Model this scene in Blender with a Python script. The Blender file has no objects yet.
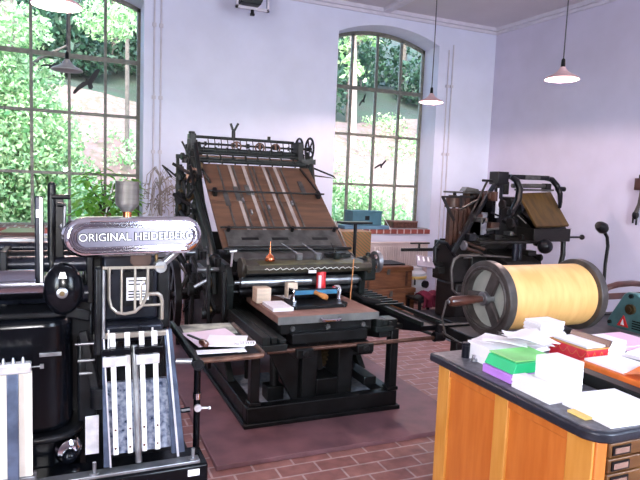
import bpy, bmesh, math, random
from mathutils import Vector, Matrix
S = bpy.context.scene
COL = S.collection
PI = math.pi
random.seed(7)

# ------------------------------------------------------------------ materials
def _new(name):
    m = bpy.data.materials.new(name); m.use_nodes = True
    nt = m.node_tree; b = nt.nodes['Principled BSDF']
    return m, nt, b

def mat(name, col, rough=.5, metal=0., var=.15, scale=8., bump=0., coat=0., col2=None, emit=None, spec=None, stretch=None, rvar=0.):
    m, nt, b = _new(name)
    b.inputs['Roughness'].default_value = rough
    b.inputs['Metallic'].default_value = metal
    if coat: b.inputs['Coat Weight'].default_value = coat; b.inputs['Coat Roughness'].default_value = .08
    if spec is not None: b.inputs['Specular IOR Level'].default_value = spec
    tc = nt.nodes.new('ShaderNodeTexCoord'); nz = nt.nodes.new('ShaderNodeTexNoise')
    nz.inputs['Scale'].default_value = scale; nz.inputs['Detail'].default_value = 6
    src = tc.outputs['Object']
    if stretch:
        mp = nt.nodes.new('ShaderNodeMapping'); mp.inputs['Scale'].default_value = stretch
        nt.links.new(src, mp.inputs[0]); src = mp.outputs[0]
    nt.links.new(src, nz.inputs['Vector'])
    cr = nt.nodes.new('ShaderNodeValToRGB')
    a = tuple(max(0, c*(1-var)) for c in col) if col2 is None else col
    z = tuple(min(1, c*(1+var)) for c in col) if col2 is None else col2
    cr.color_ramp.elements[0].color = (*a, 1); cr.color_ramp.elements[1].color = (*z, 1)
    cr.color_ramp.elements[0].position = .35; cr.color_ramp.elements[1].position = .65
    nt.links.new(nz.outputs['Fac'], cr.inputs[0]); nt.links.new(cr.outputs[0], b.inputs['Base Color'])
    if rvar:
        mr = nt.nodes.new('ShaderNodeMapRange'); mr.inputs[3].default_value = max(0, rough-rvar); mr.inputs[4].default_value = rough+rvar
        nt.links.new(nz.outputs['Fac'], mr.inputs[0]); nt.links.new(mr.outputs[0], b.inputs['Roughness'])
    if bump:
        bp = nt.nodes.new('ShaderNodeBump'); bp.inputs['Strength'].default_value = bump; bp.inputs['Distance'].default_value = .01
        nt.links.new(nz.outputs['Fac'], bp.inputs['Height']); nt.links.new(bp.outputs[0], b.inputs['Normal'])
    if emit:
        b.inputs['Emission Color'].default_value = (*emit[:3], 1); b.inputs['Emission Strength'].default_value = emit[3]
    return m

def brickmat(name, c1, c2, mortar, bw, bh, ms=.012, rough=.6, off=(0, 0, 0), rot=(0, 0, 0)):
    m, nt, b = _new(name); b.inputs['Roughness'].default_value = rough
    tc = nt.nodes.new('ShaderNodeTexCoord'); mp = nt.nodes.new('ShaderNodeMapping')
    mp.inputs['Location'].default_value = off; mp.inputs['Rotation'].default_value = rot
    br = nt.nodes.new('ShaderNodeTexBrick')
    for k, v in (('Scale', 1.), ('Mortar Size', ms), ('Mortar Smooth', .2), ('Brick Width', bw), ('Row Height', bh), ('Bias', 0.)):
        br.inputs[k].default_value = v
    br.inputs['Color1'].default_value = (*c1, 1); br.inputs['Color2'].default_value = (*c2, 1); br.inputs['Mortar'].default_value = (*mortar, 1)
    nz = nt.nodes.new('ShaderNodeTexNoise'); nz.inputs['Scale'].default_value = 14; nz.inputs['Detail'].default_value = 5
    mx = nt.nodes.new('ShaderNodeMix'); mx.data_type = 'RGBA'; mx.blend_type = 'OVERLAY'; mx.inputs[0].default_value = .55
    nt.links.new(tc.outputs['Object'], mp.inputs[0]); nt.links.new(mp.outputs[0], br.inputs[0])
    nt.links.new(tc.outputs['Object'], nz.inputs['Vector'])
    nt.links.new(br.outputs[0], mx.inputs[6]); nt.links.new(nz.outputs['Fac'], mx.inputs[7])
    nt.links.new(mx.outputs[2], b.inputs['Base Color'])
    bp = nt.nodes.new('ShaderNodeBump'); bp.inputs['Strength'].default_value = .4; bp.inputs['Distance'].default_value = -.006
    nt.links.new(br.outputs['Fac'], bp.inputs['Height']); nt.links.new(bp.outputs[0], b.inputs['Normal'])
    return m

def stripemat(name, c1, c2, scale, rot, rough=.7, dist=3.):
    m, nt, b = _new(name); b.inputs['Roughness'].default_value = rough
    tc = nt.nodes.new('ShaderNodeTexCoord'); mp = nt.nodes.new('ShaderNodeMapping'); mp.inputs['Rotation'].default_value = rot
    wv = nt.nodes.new('ShaderNodeTexWave'); wv.inputs['Scale'].default_value = scale; wv.inputs['Distortion'].default_value = dist; wv.inputs['Detail'].default_value = 3
    cr = nt.nodes.new('ShaderNodeValToRGB'); cr.color_ramp.elements[0].color = (*c1, 1); cr.color_ramp.elements[1].color = (*c2, 1)
    nt.links.new(tc.outputs['Object'], mp.inputs[0]); nt.links.new(mp.outputs[0], wv.inputs[0])
    nt.links.new(wv.outputs['Fac'], cr.inputs[0]); nt.links.new(cr.outputs[0], b.inputs['Base Color'])
    return m

def leafmat(name, c1, c2):
    m, nt, b = _new(name); b.inputs['Roughness'].default_value = .55
    oi = nt.nodes.new('ShaderNodeNewGeometry'); cr = nt.nodes.new('ShaderNodeValToRGB')
    cr.color_ramp.elements[0].color = (*c1, 1); cr.color_ramp.elements[1].color = (*c2, 1)
    nt.links.new(oi.outputs['Random Per Island'], cr.inputs[0]); nt.links.new(cr.outputs[0], b.inputs['Base Color'])
    tr = nt.nodes.new('ShaderNodeBsdfTranslucent'); nt.links.new(cr.outputs[0], tr.inputs[0])
    mx = nt.nodes.new('ShaderNodeMixShader'); mx.inputs[0].default_value = .35
    out = nt.nodes['Material Output']
    nt.links.new(b.outputs[0], mx.inputs[1]); nt.links.new(tr.outputs[0], mx.inputs[2]); nt.links.new(mx.outputs[0], out.inputs[0])
    return m

def glassmat(name):
    m = bpy.data.materials.new(name); m.use_nodes = True; nt = m.node_tree; nt.nodes.clear()
    out = nt.nodes.new('ShaderNodeOutputMaterial'); t = nt.nodes.new('ShaderNodeBsdfTransparent'); g = nt.nodes.new('ShaderNodeBsdfGlossy')
    g.inputs['Roughness'].default_value = .02; t.inputs[0].default_value = (.97, .99, .98, 1)
    f = nt.nodes.new('ShaderNodeFresnel'); f.inputs[0].default_value = 1.35; mx = nt.nodes.new('ShaderNodeMixShader')
    nt.links.new(f.outputs[0], mx.inputs[0]); nt.links.new(t.outputs[0], mx.inputs[1]); nt.links.new(g.outputs[0], mx.inputs[2]); nt.links.new(mx.outputs[0], out.inputs[0])
    return m

M = {}
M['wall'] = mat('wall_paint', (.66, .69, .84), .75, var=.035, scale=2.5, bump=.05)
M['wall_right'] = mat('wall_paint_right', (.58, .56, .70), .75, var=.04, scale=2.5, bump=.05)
M['ceil'] = mat('ceiling_paint', (.60, .57, .60), .8, var=.03, scale=2)
M['trim'] = mat('cornice_paint', (.62, .60, .68), .6, var=.05)
M['floor'] = brickmat('floor_brick', (.33, .165, .145), (.27, .12, .11), (.46, .34, .33), .235, .118, .007, .55)
M['sillb'] = brickmat('sill_brick', (.30, .07, .055), (.22, .05, .045), (.55, .45, .45), .115, .5, .012, .6)
M['pad'] = mat('painted_concrete', (.20, .098, .112), .55, var=.25, scale=5, bump=.06, rvar=.1)
M['strip'] = mat('grey_concrete', (.17, .19, .21), .7, var=.2)
M['winframe'] = mat('window_iron', (.15, .15, .125), .5, var=.2, scale=20)
M['glass'] = glassmat('window_glass')
M['blk'] = mat('gloss_black_enamel', (.002, .0025, .004), .2, var=.3, spec=.22)
M['blk2'] = mat('worn_black_iron', (.004, .0045, .006), .36, spec=.28, var=.5, scale=14, rvar=.12)
M['navy'] = mat('blue_black_steel', (.010, .012, .020), .3, .4, var=.35, scale=18, rvar=.1)
M['iron'] = mat('cast_iron', (.006, .0065, .007), .40, spec=.28, var=.5, scale=10, rvar=.12)
M['irongrn'] = mat('green_grey_iron', (.009, .012, .0115), .45, spec=.28, var=.4, scale=10)
M['steel'] = mat('grey_steel', (.30, .31, .33), .35, .85, var=.25, scale=16, rvar=.12)
M['chrome'] = mat('polished_chrome', (.75, .74, .80), .10, 1., var=.05)
M['bluesteel'] = mat('blue_grey_steel', (.09, .115, .18), .3, .5, var=.3, scale=18)
M['darkchrome'] = mat('dark_chrome', (.34, .34, .40), .16, 1., var=.05)
M['wall_dim'] = mat('wall_rear_darkened', (.30, .28, .31), .75, var=.04, scale=2.5)  # unseen walls darkened so chrome and gloss reflect a darker room
M['bright'] = mat('bright_steel', (.80, .80, .84), .32, .7, var=.12, scale=30)
M['dustgrey'] = mat('dusty_grey', (.16, .19, .24), .8, scale=30, col2=(.26, .29, .34))
M['speck'] = mat('speckled_steel', (.08, .11, .19), .3, .6, scale=55, col2=(.40, .44, .54), rvar=.1)
M['plate'] = mat('dull_metal_plate', (.085, .085, .083), .5, .5, var=.35, scale=12)
M['rust'] = mat('brown_steel', (.12, .06, .042), .4, .5, var=.35, scale=25)
M['tape'] = mat('linen_tape', (.30, .26, .25), .7, var=.15)
M['board'] = mat('feed_board_wood', (.068, .034, .020), .5, scale=3, col2=(.125, .064, .038), stretch=(1, 6, 6), rvar=.1)
M['bedtop'] = mat('bed_board_top', (.24, .13, .10), .6, var=.22, scale=9)
M['bedgrey'] = mat('bed_board_edge', (.13, .13, .125), .55, var=.2)
M['olive'] = mat('olive_enamel', (.06, .055, .02), .5, var=.4, scale=14)
M['ductbr'] = mat('brown_olive_iron', (.035, .030, .02), .5, var=.4, scale=14)
M['chalk'] = mat('chalk', (.7, .7, .66), .9, var=.1)
M['brass'] = mat('old_brass', (.13, .09, .045), .4, .8, var=.25)
M['copper'] = mat('copper', (.72, .22, .10), .22, 1., var=.15)
M['red'] = mat('red_paint', (.62, .02, .025), .35, var=.15, scale=30)
M['redgold'] = stripemat('red_gold_print', (.55, .012, .03), (.60, .02, .035), 14, (0, 0, .6), .35)
M['gold'] = mat('gold_print', (.60, .26, .06), .4, var=.1)
M['white'] = mat('white_paper', (.86, .84, .88), .7, var=.03)
M['paper2'] = mat('offwhite_paper', (.80, .77, .76), .7, var=.06)
M['cream'] = mat('pale_wood', (.70, .55, .42), .6, var=.12, stretch=(1, 1, 6))
M['pink'] = mat('pink_paper', (.82, .52, .68), .7, var=.06)
M['pinkpale'] = mat('pale_pink_paper', (.78, .62, .72), .7, var=.06)
M['grey'] = mat('grey_plastic', (.30, .31, .33), .5, var=.1)
M['green'] = mat('green_card', (.02, .52, .20), .5, var=.08)
M['purple'] = mat('purple_card', (.50, .22, .72), .5, var=.1)
M['yellow'] = mat('yellow_pad', (.85, .62, .20), .6, var=.06)
M['orange'] = mat('orange_card', (.70, .16, .03), .5, var=.15, scale=20)
M['blue'] = mat('blue_grey_case', (.05, .145, .20), .5, var=.12)
M['bluelt'] = mat('light_blue_case', (.11, .22, .33), .5, var=.12)
M['bluebar'] = mat('bright_blue_bar', (.035, .17, .30), .35, var=.15)
M['chest'] = mat('brown_chest_wood', (.11, .035, .012), .5, scale=5, col2=(.20, .075, .03), stretch=(1, 4, 6))
M['dkwood'] = mat('dark_turned_wood', (.055, .018, .012), .28, var=.3, scale=10, coat=.3)
M['wood'] = mat('handle_wood', (.42, .17, .05), .4, var=.25, scale=12)
M['cabpanel'] = mat('orange_veneer', (.50, .125, .016), .42, scale=4, col2=(.58, .17, .028), stretch=(8, 8, 1), coat=.15)
M['cabframe'] = mat('yellow_varnished_wood', (.55, .22, .032), .42, scale=4, col2=(.64, .29, .06), stretch=(8, 8, 1), coat=.15)
M['cabdraw'] = mat('dark_drawer_wood', (.075, .028, .007), .42, scale=5, col2=(.14, .055, .013), stretch=(1, 6, 6))  # darker than the side panel and frame wood
M['lino'] = mat('black_top', (.014, .016, .026), .4, var=.3, scale=60)
M['linotop'] = mat('grey_worktop', (.10, .10, .12), .45, var=.35, scale=40)
M['drum'] = mat('yellow_drum_skin', (.68, .36, .12), .5, scale=5, col2=(.76, .45, .17), stretch=(4, 1, 1))
M['wheel'] = mat('grey_brown_iron', (.075, .065, .062), .42, .3, var=.3, scale=14, rvar=.1)
M['wheelin'] = mat('pale_disc', (.36, .38, .34), .45, .2, var=.2, scale=6)
M['teal'] = mat('teal_enamel', (.075, .17, .175), .45, var=.15, scale=14)
M['lime'] = mat('pale_lilac_plaster', (.6, .58, .66), .8)
M['radiator'] = mat('cream_radiator', (.66, .56, .55), .45, var=.04)
M['lilac'] = mat('lilac_grey_plate', (.30, .26, .31), .4, var=.1)
M['vac'] = mat('white_plastic', (.62, .65, .70), .35, var=.05)
M['maroon'] = mat('dark_red_cloth', (.17, .008, .035), .85, var=.25, scale=20, bump=.3)
M['caster'] = mat('dark_machine_iron', (.008, .007, .0065), .42, spec=.3, var=.5, scale=12, rvar=.12)
M['castbr'] = mat('rusty_brown_panel', (.05, .02, .012), .5, var=.4, scale=10)
M['magaz'] = mat('bronze_magazine', (.15, .085, .025), .42, .4, scale=4, col2=(.09, .055, .02), stretch=(5, 1, 1))
M['carton'] = stripemat('printed_carton', (.30, .12, .05), (.11, .11, .045), 9, (0, .9, 0), .7, 1.5)
M['cartedge'] = mat('plain_carton', (.42, .27, .17), .7, var=.1)
M['shadeout'] = mat('lamp_enamel_lit', (.62, .40, .42), .35, var=.06)  # pinkish glow of the lit lamps put into the shade colour
M['shadegrey'] = mat('lamp_enamel_grey', (.30, .30, .31), .4, var=.06)  # greyer copy of the shade enamel for the unlit lamp, also on a pot
M['shadein'] = mat('lamp_inside', (.88, .85, .83), .5, var=.02)
M['bulb'] = mat('lit_bulb', (1, .95, .85), .4, emit=(1, .80, .62, 26.))
M['cord'] = mat('cord_black', (.05, .05, .06), .5)
M['pipe'] = mat('painted_pipe', (.56, .54, .62), .5, var=.08)
M['decal'] = mat('bird_sticker', (.006, .006, .01), .6)
M['leaf'] = leafmat('ficus_leaf', (.12, .40, .04), (.36, .64, .14))
M['dry'] = mat('dry_stem', (.30, .27, .25), .8, var=.25)
M['pot'] = mat('terracotta', (.36, .15, .09), .7, var=.15)
M['shrub'] = leafmat('sunlit_leaf', (.09, .25, .07), (.48, .58, .32))
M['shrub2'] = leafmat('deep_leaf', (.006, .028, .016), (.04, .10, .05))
M['bark'] = mat('bark', (.07, .055, .045), .9, var=.3, scale=10, bump=.3)
M['bark2'] = mat('pale_bark', (.22, .16, .14), .9, var=.2, scale=10)
M['hill'] = mat('leaf_litter_slope', (.17, .095, .09), .95, scale=5, col2=(.075, .06, .035), bump=.2)
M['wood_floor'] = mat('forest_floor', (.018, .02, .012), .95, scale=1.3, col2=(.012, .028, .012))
M['gray_can'] = mat('brushed_canister', (.32, .32, .30), .32, .85, var=.12, stretch=(1, 1, 8))

# ------------------------------------------------------------------ mesh builder
class MB:
    def __init__(s): s.v = []; s.f = []; s.mi = []; s.m = 0; s.X = None
    def add(s, vs, fs):
        n = len(s.v)
        for p in vs:
            p = Vector(p); s.v.append(s.X @ p if s.X else p)
        for f in fs: s.f.append([n+i for i in f]); s.mi.append(s.m)
        return s
    def box(s, x0, x1, y0, y1, z0, z1):
        return s.add([(x, y, z) for x in (x0, x1) for y in (y0, y1) for z in (z0, z1)],
                     [(0, 1, 3, 2), (4, 6, 7, 5), (0, 4, 5, 1), (2, 3, 7, 6), (0, 2, 6, 4), (1, 5, 7, 3)])
    def hexa(s, b, t):          # four bottom points, four top points
        return s.add(list(b)+list(t), [(3, 2, 1, 0), (4, 5, 6, 7)]+[(i, (i+1) % 4, 4+(i+1) % 4, 4+i) for i in range(4)])
    def bar(s, p, q, w, h, up=(0, 0, 1)):     # rectangular bar between two points
        p, q = Vector(p), Vector(q); d = (q-p).normalized(); up = Vector(up)
        if abs(d.dot(up)) > .98: up = Vector((0, 1, 0))
        a = d.cross(up).normalized()*w/2; b = a.cross(d).normalized()*h/2
        return s.hexa([p-a-b, p+a-b, p+a+b, p-a+b], [q-a-b, q+a-b, q+a+b, q-a+b])
    def prism(s, pts, vec):
        n = len(pts); vec = Vector(vec); pts = [Vector(p) for p in pts]
        return s.add(pts+[p+vec for p in pts], [tuple(range(n))[::-1], tuple(range(n, 2*n))]+[(i, (i+1) % n, n+(i+1) % n, n+i) for i in range(n)])
    def cyl(s, p, q, r, r2=None, n=18, cap=True):
        p, q = Vector(p), Vector(q); r2 = r if r2 is None else r2
        d = (q-p).normalized(); a = d.orthogonal().normalized(); b = d.cross(a)
        vs = []
        for c, rr in ((p, r), (q, r2)):
            for i in range(n): t = 2*PI*i/n; vs.append(c+(a*math.cos(t)+b*math.sin(t))*rr)
        fs = [(i, (i+1) % n, n+(i+1) % n, n+i) for i in range(n)]
        if cap: fs += [tuple(range(n))[::-1], tuple(range(n, 2*n))]
        return s.add(vs, fs)
    def tube(s, path, r, n=8):
        P = [Vector(p) for p in path]; vs = []; fs = []
        a = None
        for i, p in enumerate(P):
            d = ((P[min(i+1, len(P)-1)]-P[i]).normalized()+(P[i]-P[max(i-1, 0)]).normalized()).normalized()
            a = d.orthogonal().normalized() if a is None else (a-d*a.dot(d)).normalized()
            b = d.cross(a); rr = r[i] if isinstance(r, (list, tuple)) else r
            for k in range(n): t = 2*PI*k/n; vs.append(p+(a*math.cos(t)+b*math.sin(t))*rr)
        for i in range(len(P)-1):
            for k in range(n): fs.append((i*n+k, i*n+(k+1) % n, (i+1)*n+(k+1) % n, (i+1)*n+k))
        fs += [tuple(range(n))[::-1], tuple(range((len(P)-1)*n, len(P)*n))]
        return s.add(vs, fs)
    def lathe(s, prof, o, ax=(0, 0, 1), n=24):     # prof: (radius, distance along axis)
        o = Vector(o); d = Vector(ax).normalized(); a = d.orthogonal().normalized(); b = d.cross(a); vs = []; fs = []
        for r, h in prof:
            for k in range(n): t = 2*PI*k/n; vs.append(o+d*h+(a*math.cos(t)+b*math.sin(t))*max(r, 1e-4))
        for i in range(len(prof)-1):
            for k in range(n): fs.append((i*n+k, i*n+(k+1) % n, (i+1)*n+(k+1) % n, (i+1)*n+k))
        if prof[0] != prof[-1]:
            fs += [tuple(range(n))[::-1], tuple(range((len(prof)-1)*n, len(prof)*n))]
        return s.add(vs, fs)
    def ring(s, c, ax, R, w, t, n=28):       # flat rim: outer R, radial width w, thickness t
        return s.lathe([(R-w, -t/2), (R, -t/2), (R, t/2), (R-w, t/2), (R-w, -t/2)], c, ax, n)
    def torus(s, c, ax, R, r, n=28, m=8):
        return s.lathe([(R+r*math.cos(2*PI*k/m), r*math.sin(2*PI*k/m)) for k in range(m)]+[(R+r, 0.)], c, ax, n)
    def sph(s, c, r, sc=(1, 1, 1), n=16):
        vs = []; fs = []; c = Vector(c); m = n//2
        for i in range(m+1):
            th = PI*i/m
            for k in range(n):
                t = 2*PI*k/n
                vs.append(c+Vector((sc[0]*r*max(math.sin(th), 1e-3)*math.cos(t), sc[1]*r*max(math.sin(th), 1e-3)*math.sin(t), sc[2]*r*math.cos(th))))
        for i in range(m):
            for k in range(n): fs.append((i*n+k, (i+1)*n+k, (i+1)*n+(k+1) % n, i*n+(k+1) % n))
        return s.add(vs, fs)
    def gear(s, c, ax, R, t, teeth=24, hole=.3):
        o = Vector(c); d = Vector(ax).normalized(); a = d.orthogonal().normalized(); b = d.cross(a)
        ring = []
        for k in range(teeth*2):
            for e in (0, .5):
                ang = 2*PI*(k+e)/(teeth*2); rr = R if k % 2 == 0 else R*.9
                ring.append((ang, rr))
        n = len(ring)
        vs = [o-d*t/2+(a*math.cos(g)+b*math.sin(g))*r for g, r in ring]+[o+d*t/2+(a*math.cos(g)+b*math.sin(g))*r for g, r in ring]
        vs += [o-d*t/2+(a*math.cos(g)+b*math.sin(g))*R*hole for g, r in ring]+[o+d*t/2+(a*math.cos(g)+b*math.sin(g))*R*hole for g, r in ring]
        fs = []
        for i in range(n):
            j = (i+1) % n
            fs += [(i, j, n+j, n+i), (n+i, n+j, 3*n+j, 3*n+i), (2*n+i, 3*n+i, 3*n+j, 2*n+j), (i, 2*n+i, 2*n+j, j)]
        return s.add(vs, fs)
    def spokes(s, c, ax, r0, r1, k, w, t, ph=0):
        o = Vector(c); d = Vector(ax).normalized(); a = d.orthogonal().normalized(); b = d.cross(a)
        for i in range(k):
            g = ph+2*PI*i/k; u = a*math.cos(g)+b*math.sin(g)
            s.bar(o+u*r0, o+u*r1, w, t, up=d)
        return s
    def sheet(s, c, w, l, ang=0, t=.0015, curl=0., seed=0, tilt=(0, 0), nx=6, ny=6):   # a sheet of paper with a little wave, real thickness
        rnd = random.Random(seed); ph = rnd.random()*6
        ca, sa = math.cos(ang), math.sin(ang); c = Vector(c); vs = []; fs = []
        for lay in (0, 1):
            for i in range(nx+1):
                for j in range(ny+1):
                    u, v = (i/nx-.5), (j/ny-.5)
                    z = curl*(.5+.5*math.sin(u*4+ph)*math.cos(v*3+ph*2)) + tilt[0]*u*w + tilt[1]*v*l
                    x, y = u*w, v*l
                    vs.append(c+Vector((x*ca-y*sa, x*sa+y*ca, z+(t if lay else 0))))
        N = (nx+1)*(ny+1); g = lambda i, j: i*(ny+1)+j
        for i in range(nx):
            for j in range(ny):
                q = (g(i, j), g(i+1, j), g(i+1, j+1), g(i, j+1))
                fs.append(q[::-1]); fs.append(tuple(N+k for k in q))
        bd = [g(i, 0) for i in range(nx)]+[g(nx, j) for j in range(ny)]+[g(i, ny) for i in range(nx, 0, -1)]+[g(0, j) for j in range(ny, 0, -1)]
        for a_, b_ in zip(bd, bd[1:]+bd[:1]): fs.append((a_, b_, N+b_, N+a_))
        return s.add(vs, fs)
    def leaves(s, n, fn, size, seed=0, asp=.5):
        rnd = random.Random(seed)
        for _ in range(n):
            c = Vector(fn(rnd)); u = Vector((rnd.gauss(0, 1), rnd.gauss(0, 1), rnd.gauss(0, 1))).normalized()
            w = u.orthogonal().normalized(); w.rotate(Matrix.Rotation(rnd.random()*6.28, 3, u)); k = size*rnd.uniform(.6, 1.3)
            m = (u.cross(w))*k*.12
            s.add([c-u*k*.5, c+w*k*asp*.5+m, c+u*k*.5, c-w*k*asp*.5+m], [(0, 1, 2, 3)])
        return s
    def mesh(s, name, mats, loc=(0, 0, 0), ang=35):
        me = bpy.data.meshes.new(name); L = Vector(loc)
        me.from_pydata([v-L for v in s.v], [], s.f)
        for m in mats: me.materials.append(m)
        me.polygons.foreach_set('material_index', s.mi)
        bm = bmesh.new(); bm.from_mesh(me); bmesh.ops.recalc_face_normals(bm, faces=bm.faces); bm.to_mesh(me); bm.free()
        me.polygons.foreach_set('use_smooth', [True]*len(me.polygons))
        me.set_sharp_from_angle(angle=math.radians(ang)); me.update()
        return me

def _m(x): return [M[k] if isinstance(k, str) else k for k in (x if isinstance(x, (list, tuple)) else [x])]
ROOT = {}
def _bev(o, w, seg=2):
    if w:
        b = o.modifiers.new('bevel', 'BEVEL'); b.width = w; b.segments = seg; b.limit_method = 'ANGLE'; b.angle_limit = math.radians(40); b.harden_normals = False
def tag(o, label=None, cat=None, group=None, kind=None):
    for k, v in (('label', label), ('category', cat), ('group', group), ('kind', kind)):
        if v: o[k] = v
    return o
def thing(name, label, cat, loc=(0, 0, 0), group=None, rot=0.):
    o = bpy.data.objects.new(name, None); COL.objects.link(o); o.location = loc; o.rotation_euler = (0, 0, rot); o.empty_display_size = .05
    ROOT[o.name] = Vector(loc); return tag(o, label, cat, group)
def part(par, name, mb, m, bev=0, label=None, local=False, kind=None, seg=2):
    r = par
    while r.parent: r = r.parent
    o = bpy.data.objects.new(name, mb.mesh(name, _m(m), (0, 0, 0) if local else ROOT[r.name])); COL.objects.link(o); o.parent = par
    _bev(o, bev, seg); return tag(o, label, kind=kind)
def solo(name, mb, m, label=None, cat=None, group=None, kind=None, bev=0, seg=2):
    xs = [v.x for v in mb.v]; ys = [v.y for v in mb.v]; zs = [v.z for v in mb.v]
    loc = Vector(((min(xs)+max(xs))/2, (min(ys)+max(ys))/2, min(zs)))
    o = bpy.data.objects.new(name, mb.mesh(name, _m(m), loc)); o.location = loc; COL.objects.link(o); ROOT[o.name] = loc
    _bev(o, bev, seg); return tag(o, label, cat, group, kind)
def struct(name, mb, m, bev=0, parent=None, loc=(0, 0, 0)):
    o = bpy.data.objects.new(name, mb.mesh(name, _m(m), loc)); o.location = loc if parent is None else (0, 0, 0); COL.objects.link(o); _bev(o, bev)
    if parent: o.parent = parent
    else: o['kind'] = 'structure'
    return o
def dup(root, loc, label=None):
    r = root.copy(); COL.objects.link(r); r.location = loc; ROOT[r.name] = Vector(loc)
    if label: r['label'] = label
    for ch in root.children:
        c = ch.copy(); COL.objects.link(c); c.parent = r
        for g in ch.children:
            d = g.copy(); COL.objects.link(d); d.parent = c
    return r
def text_mb(s, size, depth, X, off=0.):        # lettering as real raised geometry
    cu = bpy.data.curves.new('lettering', 'FONT'); cu.body = s; cu.size = size; cu.extrude = depth; cu.align_x = 'CENTER'; cu.align_y = 'CENTER'
    cu.resolution_u = 3; cu.offset = off
    ob = bpy.data.objects.new('lettering', cu); COL.objects.link(ob)
    bpy.context.view_layer.update()
    me = ob.evaluated_get(bpy.context.evaluated_depsgraph_get()).to_mesh()
    mb = MB(); mb.X = X; mb.add([v.co.copy() for v in me.vertices], [tuple(p.vertices) for p in me.polygons])
    bpy.data.objects.remove(ob); bpy.data.curves.remove(cu); return mb
def arc(c, r, a0, a1, n, plane='xz'):
    out = []
    for i in range(n+1):
        a = math.radians(a0+(a1-a0)*i/n); u, v = r*math.cos(a), r*math.sin(a)
        out.append((c[0]+u, c[1], c[2]+v) if plane == 'xz' else (c[0], c[1]+u, c[2]+v) if plane == 'yz' else (c[0]+u, c[1]+v, c[2]))
    return out
# ------------------------------------------------------------------ the room
WY, CZ = 7.4, 4.04
XL, YB = -3.6, -2.2
rwx = lambda y: 6.02+(WY-y)*.0641
struct('floor', MB().box(XL-.3, 7.0, YB-.3, 7.85, -.1, 0), 'floor')
struct('ceiling', MB().box(XL-.3, 7.0, YB-.3, 7.85, CZ, CZ+.15), 'ceil')
W1, W2 = (-.81, .83), (3.37, 5.0)
ZS, ZP, ZA = .90, 3.66, 3.83      # sill, springing, crown
def arch(x0, x1, zs, za, n=14):
    c = (x0+x1)/2; h = (x1-x0)/2; s = za-zs; R = (h*h+s*s)/(2*s); zc = za-R
    return [(x0+(x1-x0)*i/n, zc+math.sqrt(max(0, R*R-(x0+(x1-x0)*i/n-c)**2))) for i in range(n+1)]
wb = MB(); D = (0, .45, 0)
wb.box(XL, W1[0], WY, WY+.45, 0, CZ); wb.box(W1[1], W2[0], WY, WY+.45, 0, CZ); wb.box(W2[1], 6.5, WY, WY+.45, 0, CZ)
for a, b in (W1, W2):
    wb.box(a, b, WY, WY+.45, 0, ZS)
    ar = arch(a, b, ZP, ZA)
    for (xa, za), (xb, zb) in zip(ar, ar[1:]):
        wb.prism([(xa, WY, za), (xb, WY, zb), (xb, WY, CZ), (xa, WY, CZ)], D)
struct('wall_back', wb, 'wall')
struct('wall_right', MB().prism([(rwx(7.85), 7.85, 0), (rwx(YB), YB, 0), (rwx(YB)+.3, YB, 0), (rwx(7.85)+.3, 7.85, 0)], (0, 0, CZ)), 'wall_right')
struct('wall_left', MB().box(XL-.3, XL, YB, WY, 0, CZ), 'wall_dim')
# wall behind the photographer with two assumed windows of the same kind, added for light
wf = MB(); FW_ASSUMED = ((-3.5, -1.9), (2.4, 4.1))
wf.box(XL, FW_ASSUMED[0][0], YB-.3, YB, 0, CZ); wf.box(FW_ASSUMED[0][1], FW_ASSUMED[1][0], YB-.3, YB, 0, CZ); wf.box(FW_ASSUMED[1][1], 7, YB-.3, YB, 0, CZ)
for a, b in FW_ASSUMED: wf.box(a, b, YB-.3, YB, 0, ZS); wf.box(a, b, YB-.3, YB, 3.7, CZ)
struct('wall_front', wf, 'wall_dim')
struct('trim_1', MB().box(XL, rwx(WY)+.02, WY-.07, WY, CZ-.05, CZ).box(XL, rwx(WY)+.02, WY-.03, WY, CZ-.09, CZ-.05), 'trim')
t2 = MB()
for w_, z0, z1 in ((.07, CZ-.05, CZ), (.03, CZ-.09, CZ-.05)):
    t2.prism([(rwx(WY)-w_, WY, z0), (rwx(YB)-w_, YB, z0), (rwx(YB), YB, z0), (rwx(WY), WY, z0)], (0, 0, z1-z0))
struct('trim_2', t2, 'trim')
struct('trim_3', MB().box(4.0, 4.12, 4.6, WY-.07, CZ-.045, CZ), 'trim')
struct('trim_4', MB().box(3.66, 3.82, 3.4, 5.05, .0, .012), 'strip')
struct('trim_5', MB().box(.74, 2.50, 3.02, 5.9, 0, .03), 'pad', bev=.004)

def window(name, a, b, y=7.78):
    fr = MB(); w = b-a; t = .035
    ar = arch(a, b, ZP, ZA)
    for (xa, za), (xb, zb) in zip(ar, ar[1:]):
        fr.prism([(xa, y, za-.05), (xb, y, zb-.05), (xb, y, zb), (xa, y, za)], (0, .05, 0))
    fr.box(a, a+.04, y, y+.05, ZS+.03, ZP); fr.box(b-.04, b, y, y+.05, ZS+.03, ZP); fr.box(a, b, y, y+.05, ZS+.03, ZS+.09)
    o = struct(name, fr, 'winframe')
    mu = MB()
    for i in (1, 2, 3):
        x = a+w*i/4; zt = arch(a, b, ZP, ZA, 4)[i][1]
        mu.box(x-.017, x+.017, y, y+.04, ZS+.09, zt-.03)
    for z, k in ((1.60, .018), (2.33, .018), (3.0, .026)): mu.box(a+.02, b-.02, y-.004, y+.036, z-k, z+k)
    struct('window_muntin', mu, 'winframe', parent=o).location = -o.location
    gp = MB(); pts = [(x, y+.02, z-.02) for x, z in ar]
    gp.prism([(a+.01, y+.02, ZS+.05)]+pts+[(b-.01, y+.02, ZS+.05)], (0, .004, 0))
    struct('window_pane', gp, 'glass', parent=o)
    struct('window_sill', MB().box(a+.005, b-.005, WY-.03, y, ZS, ZS+.065), 'sillb', bev=.004, parent=o)
    return o
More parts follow.
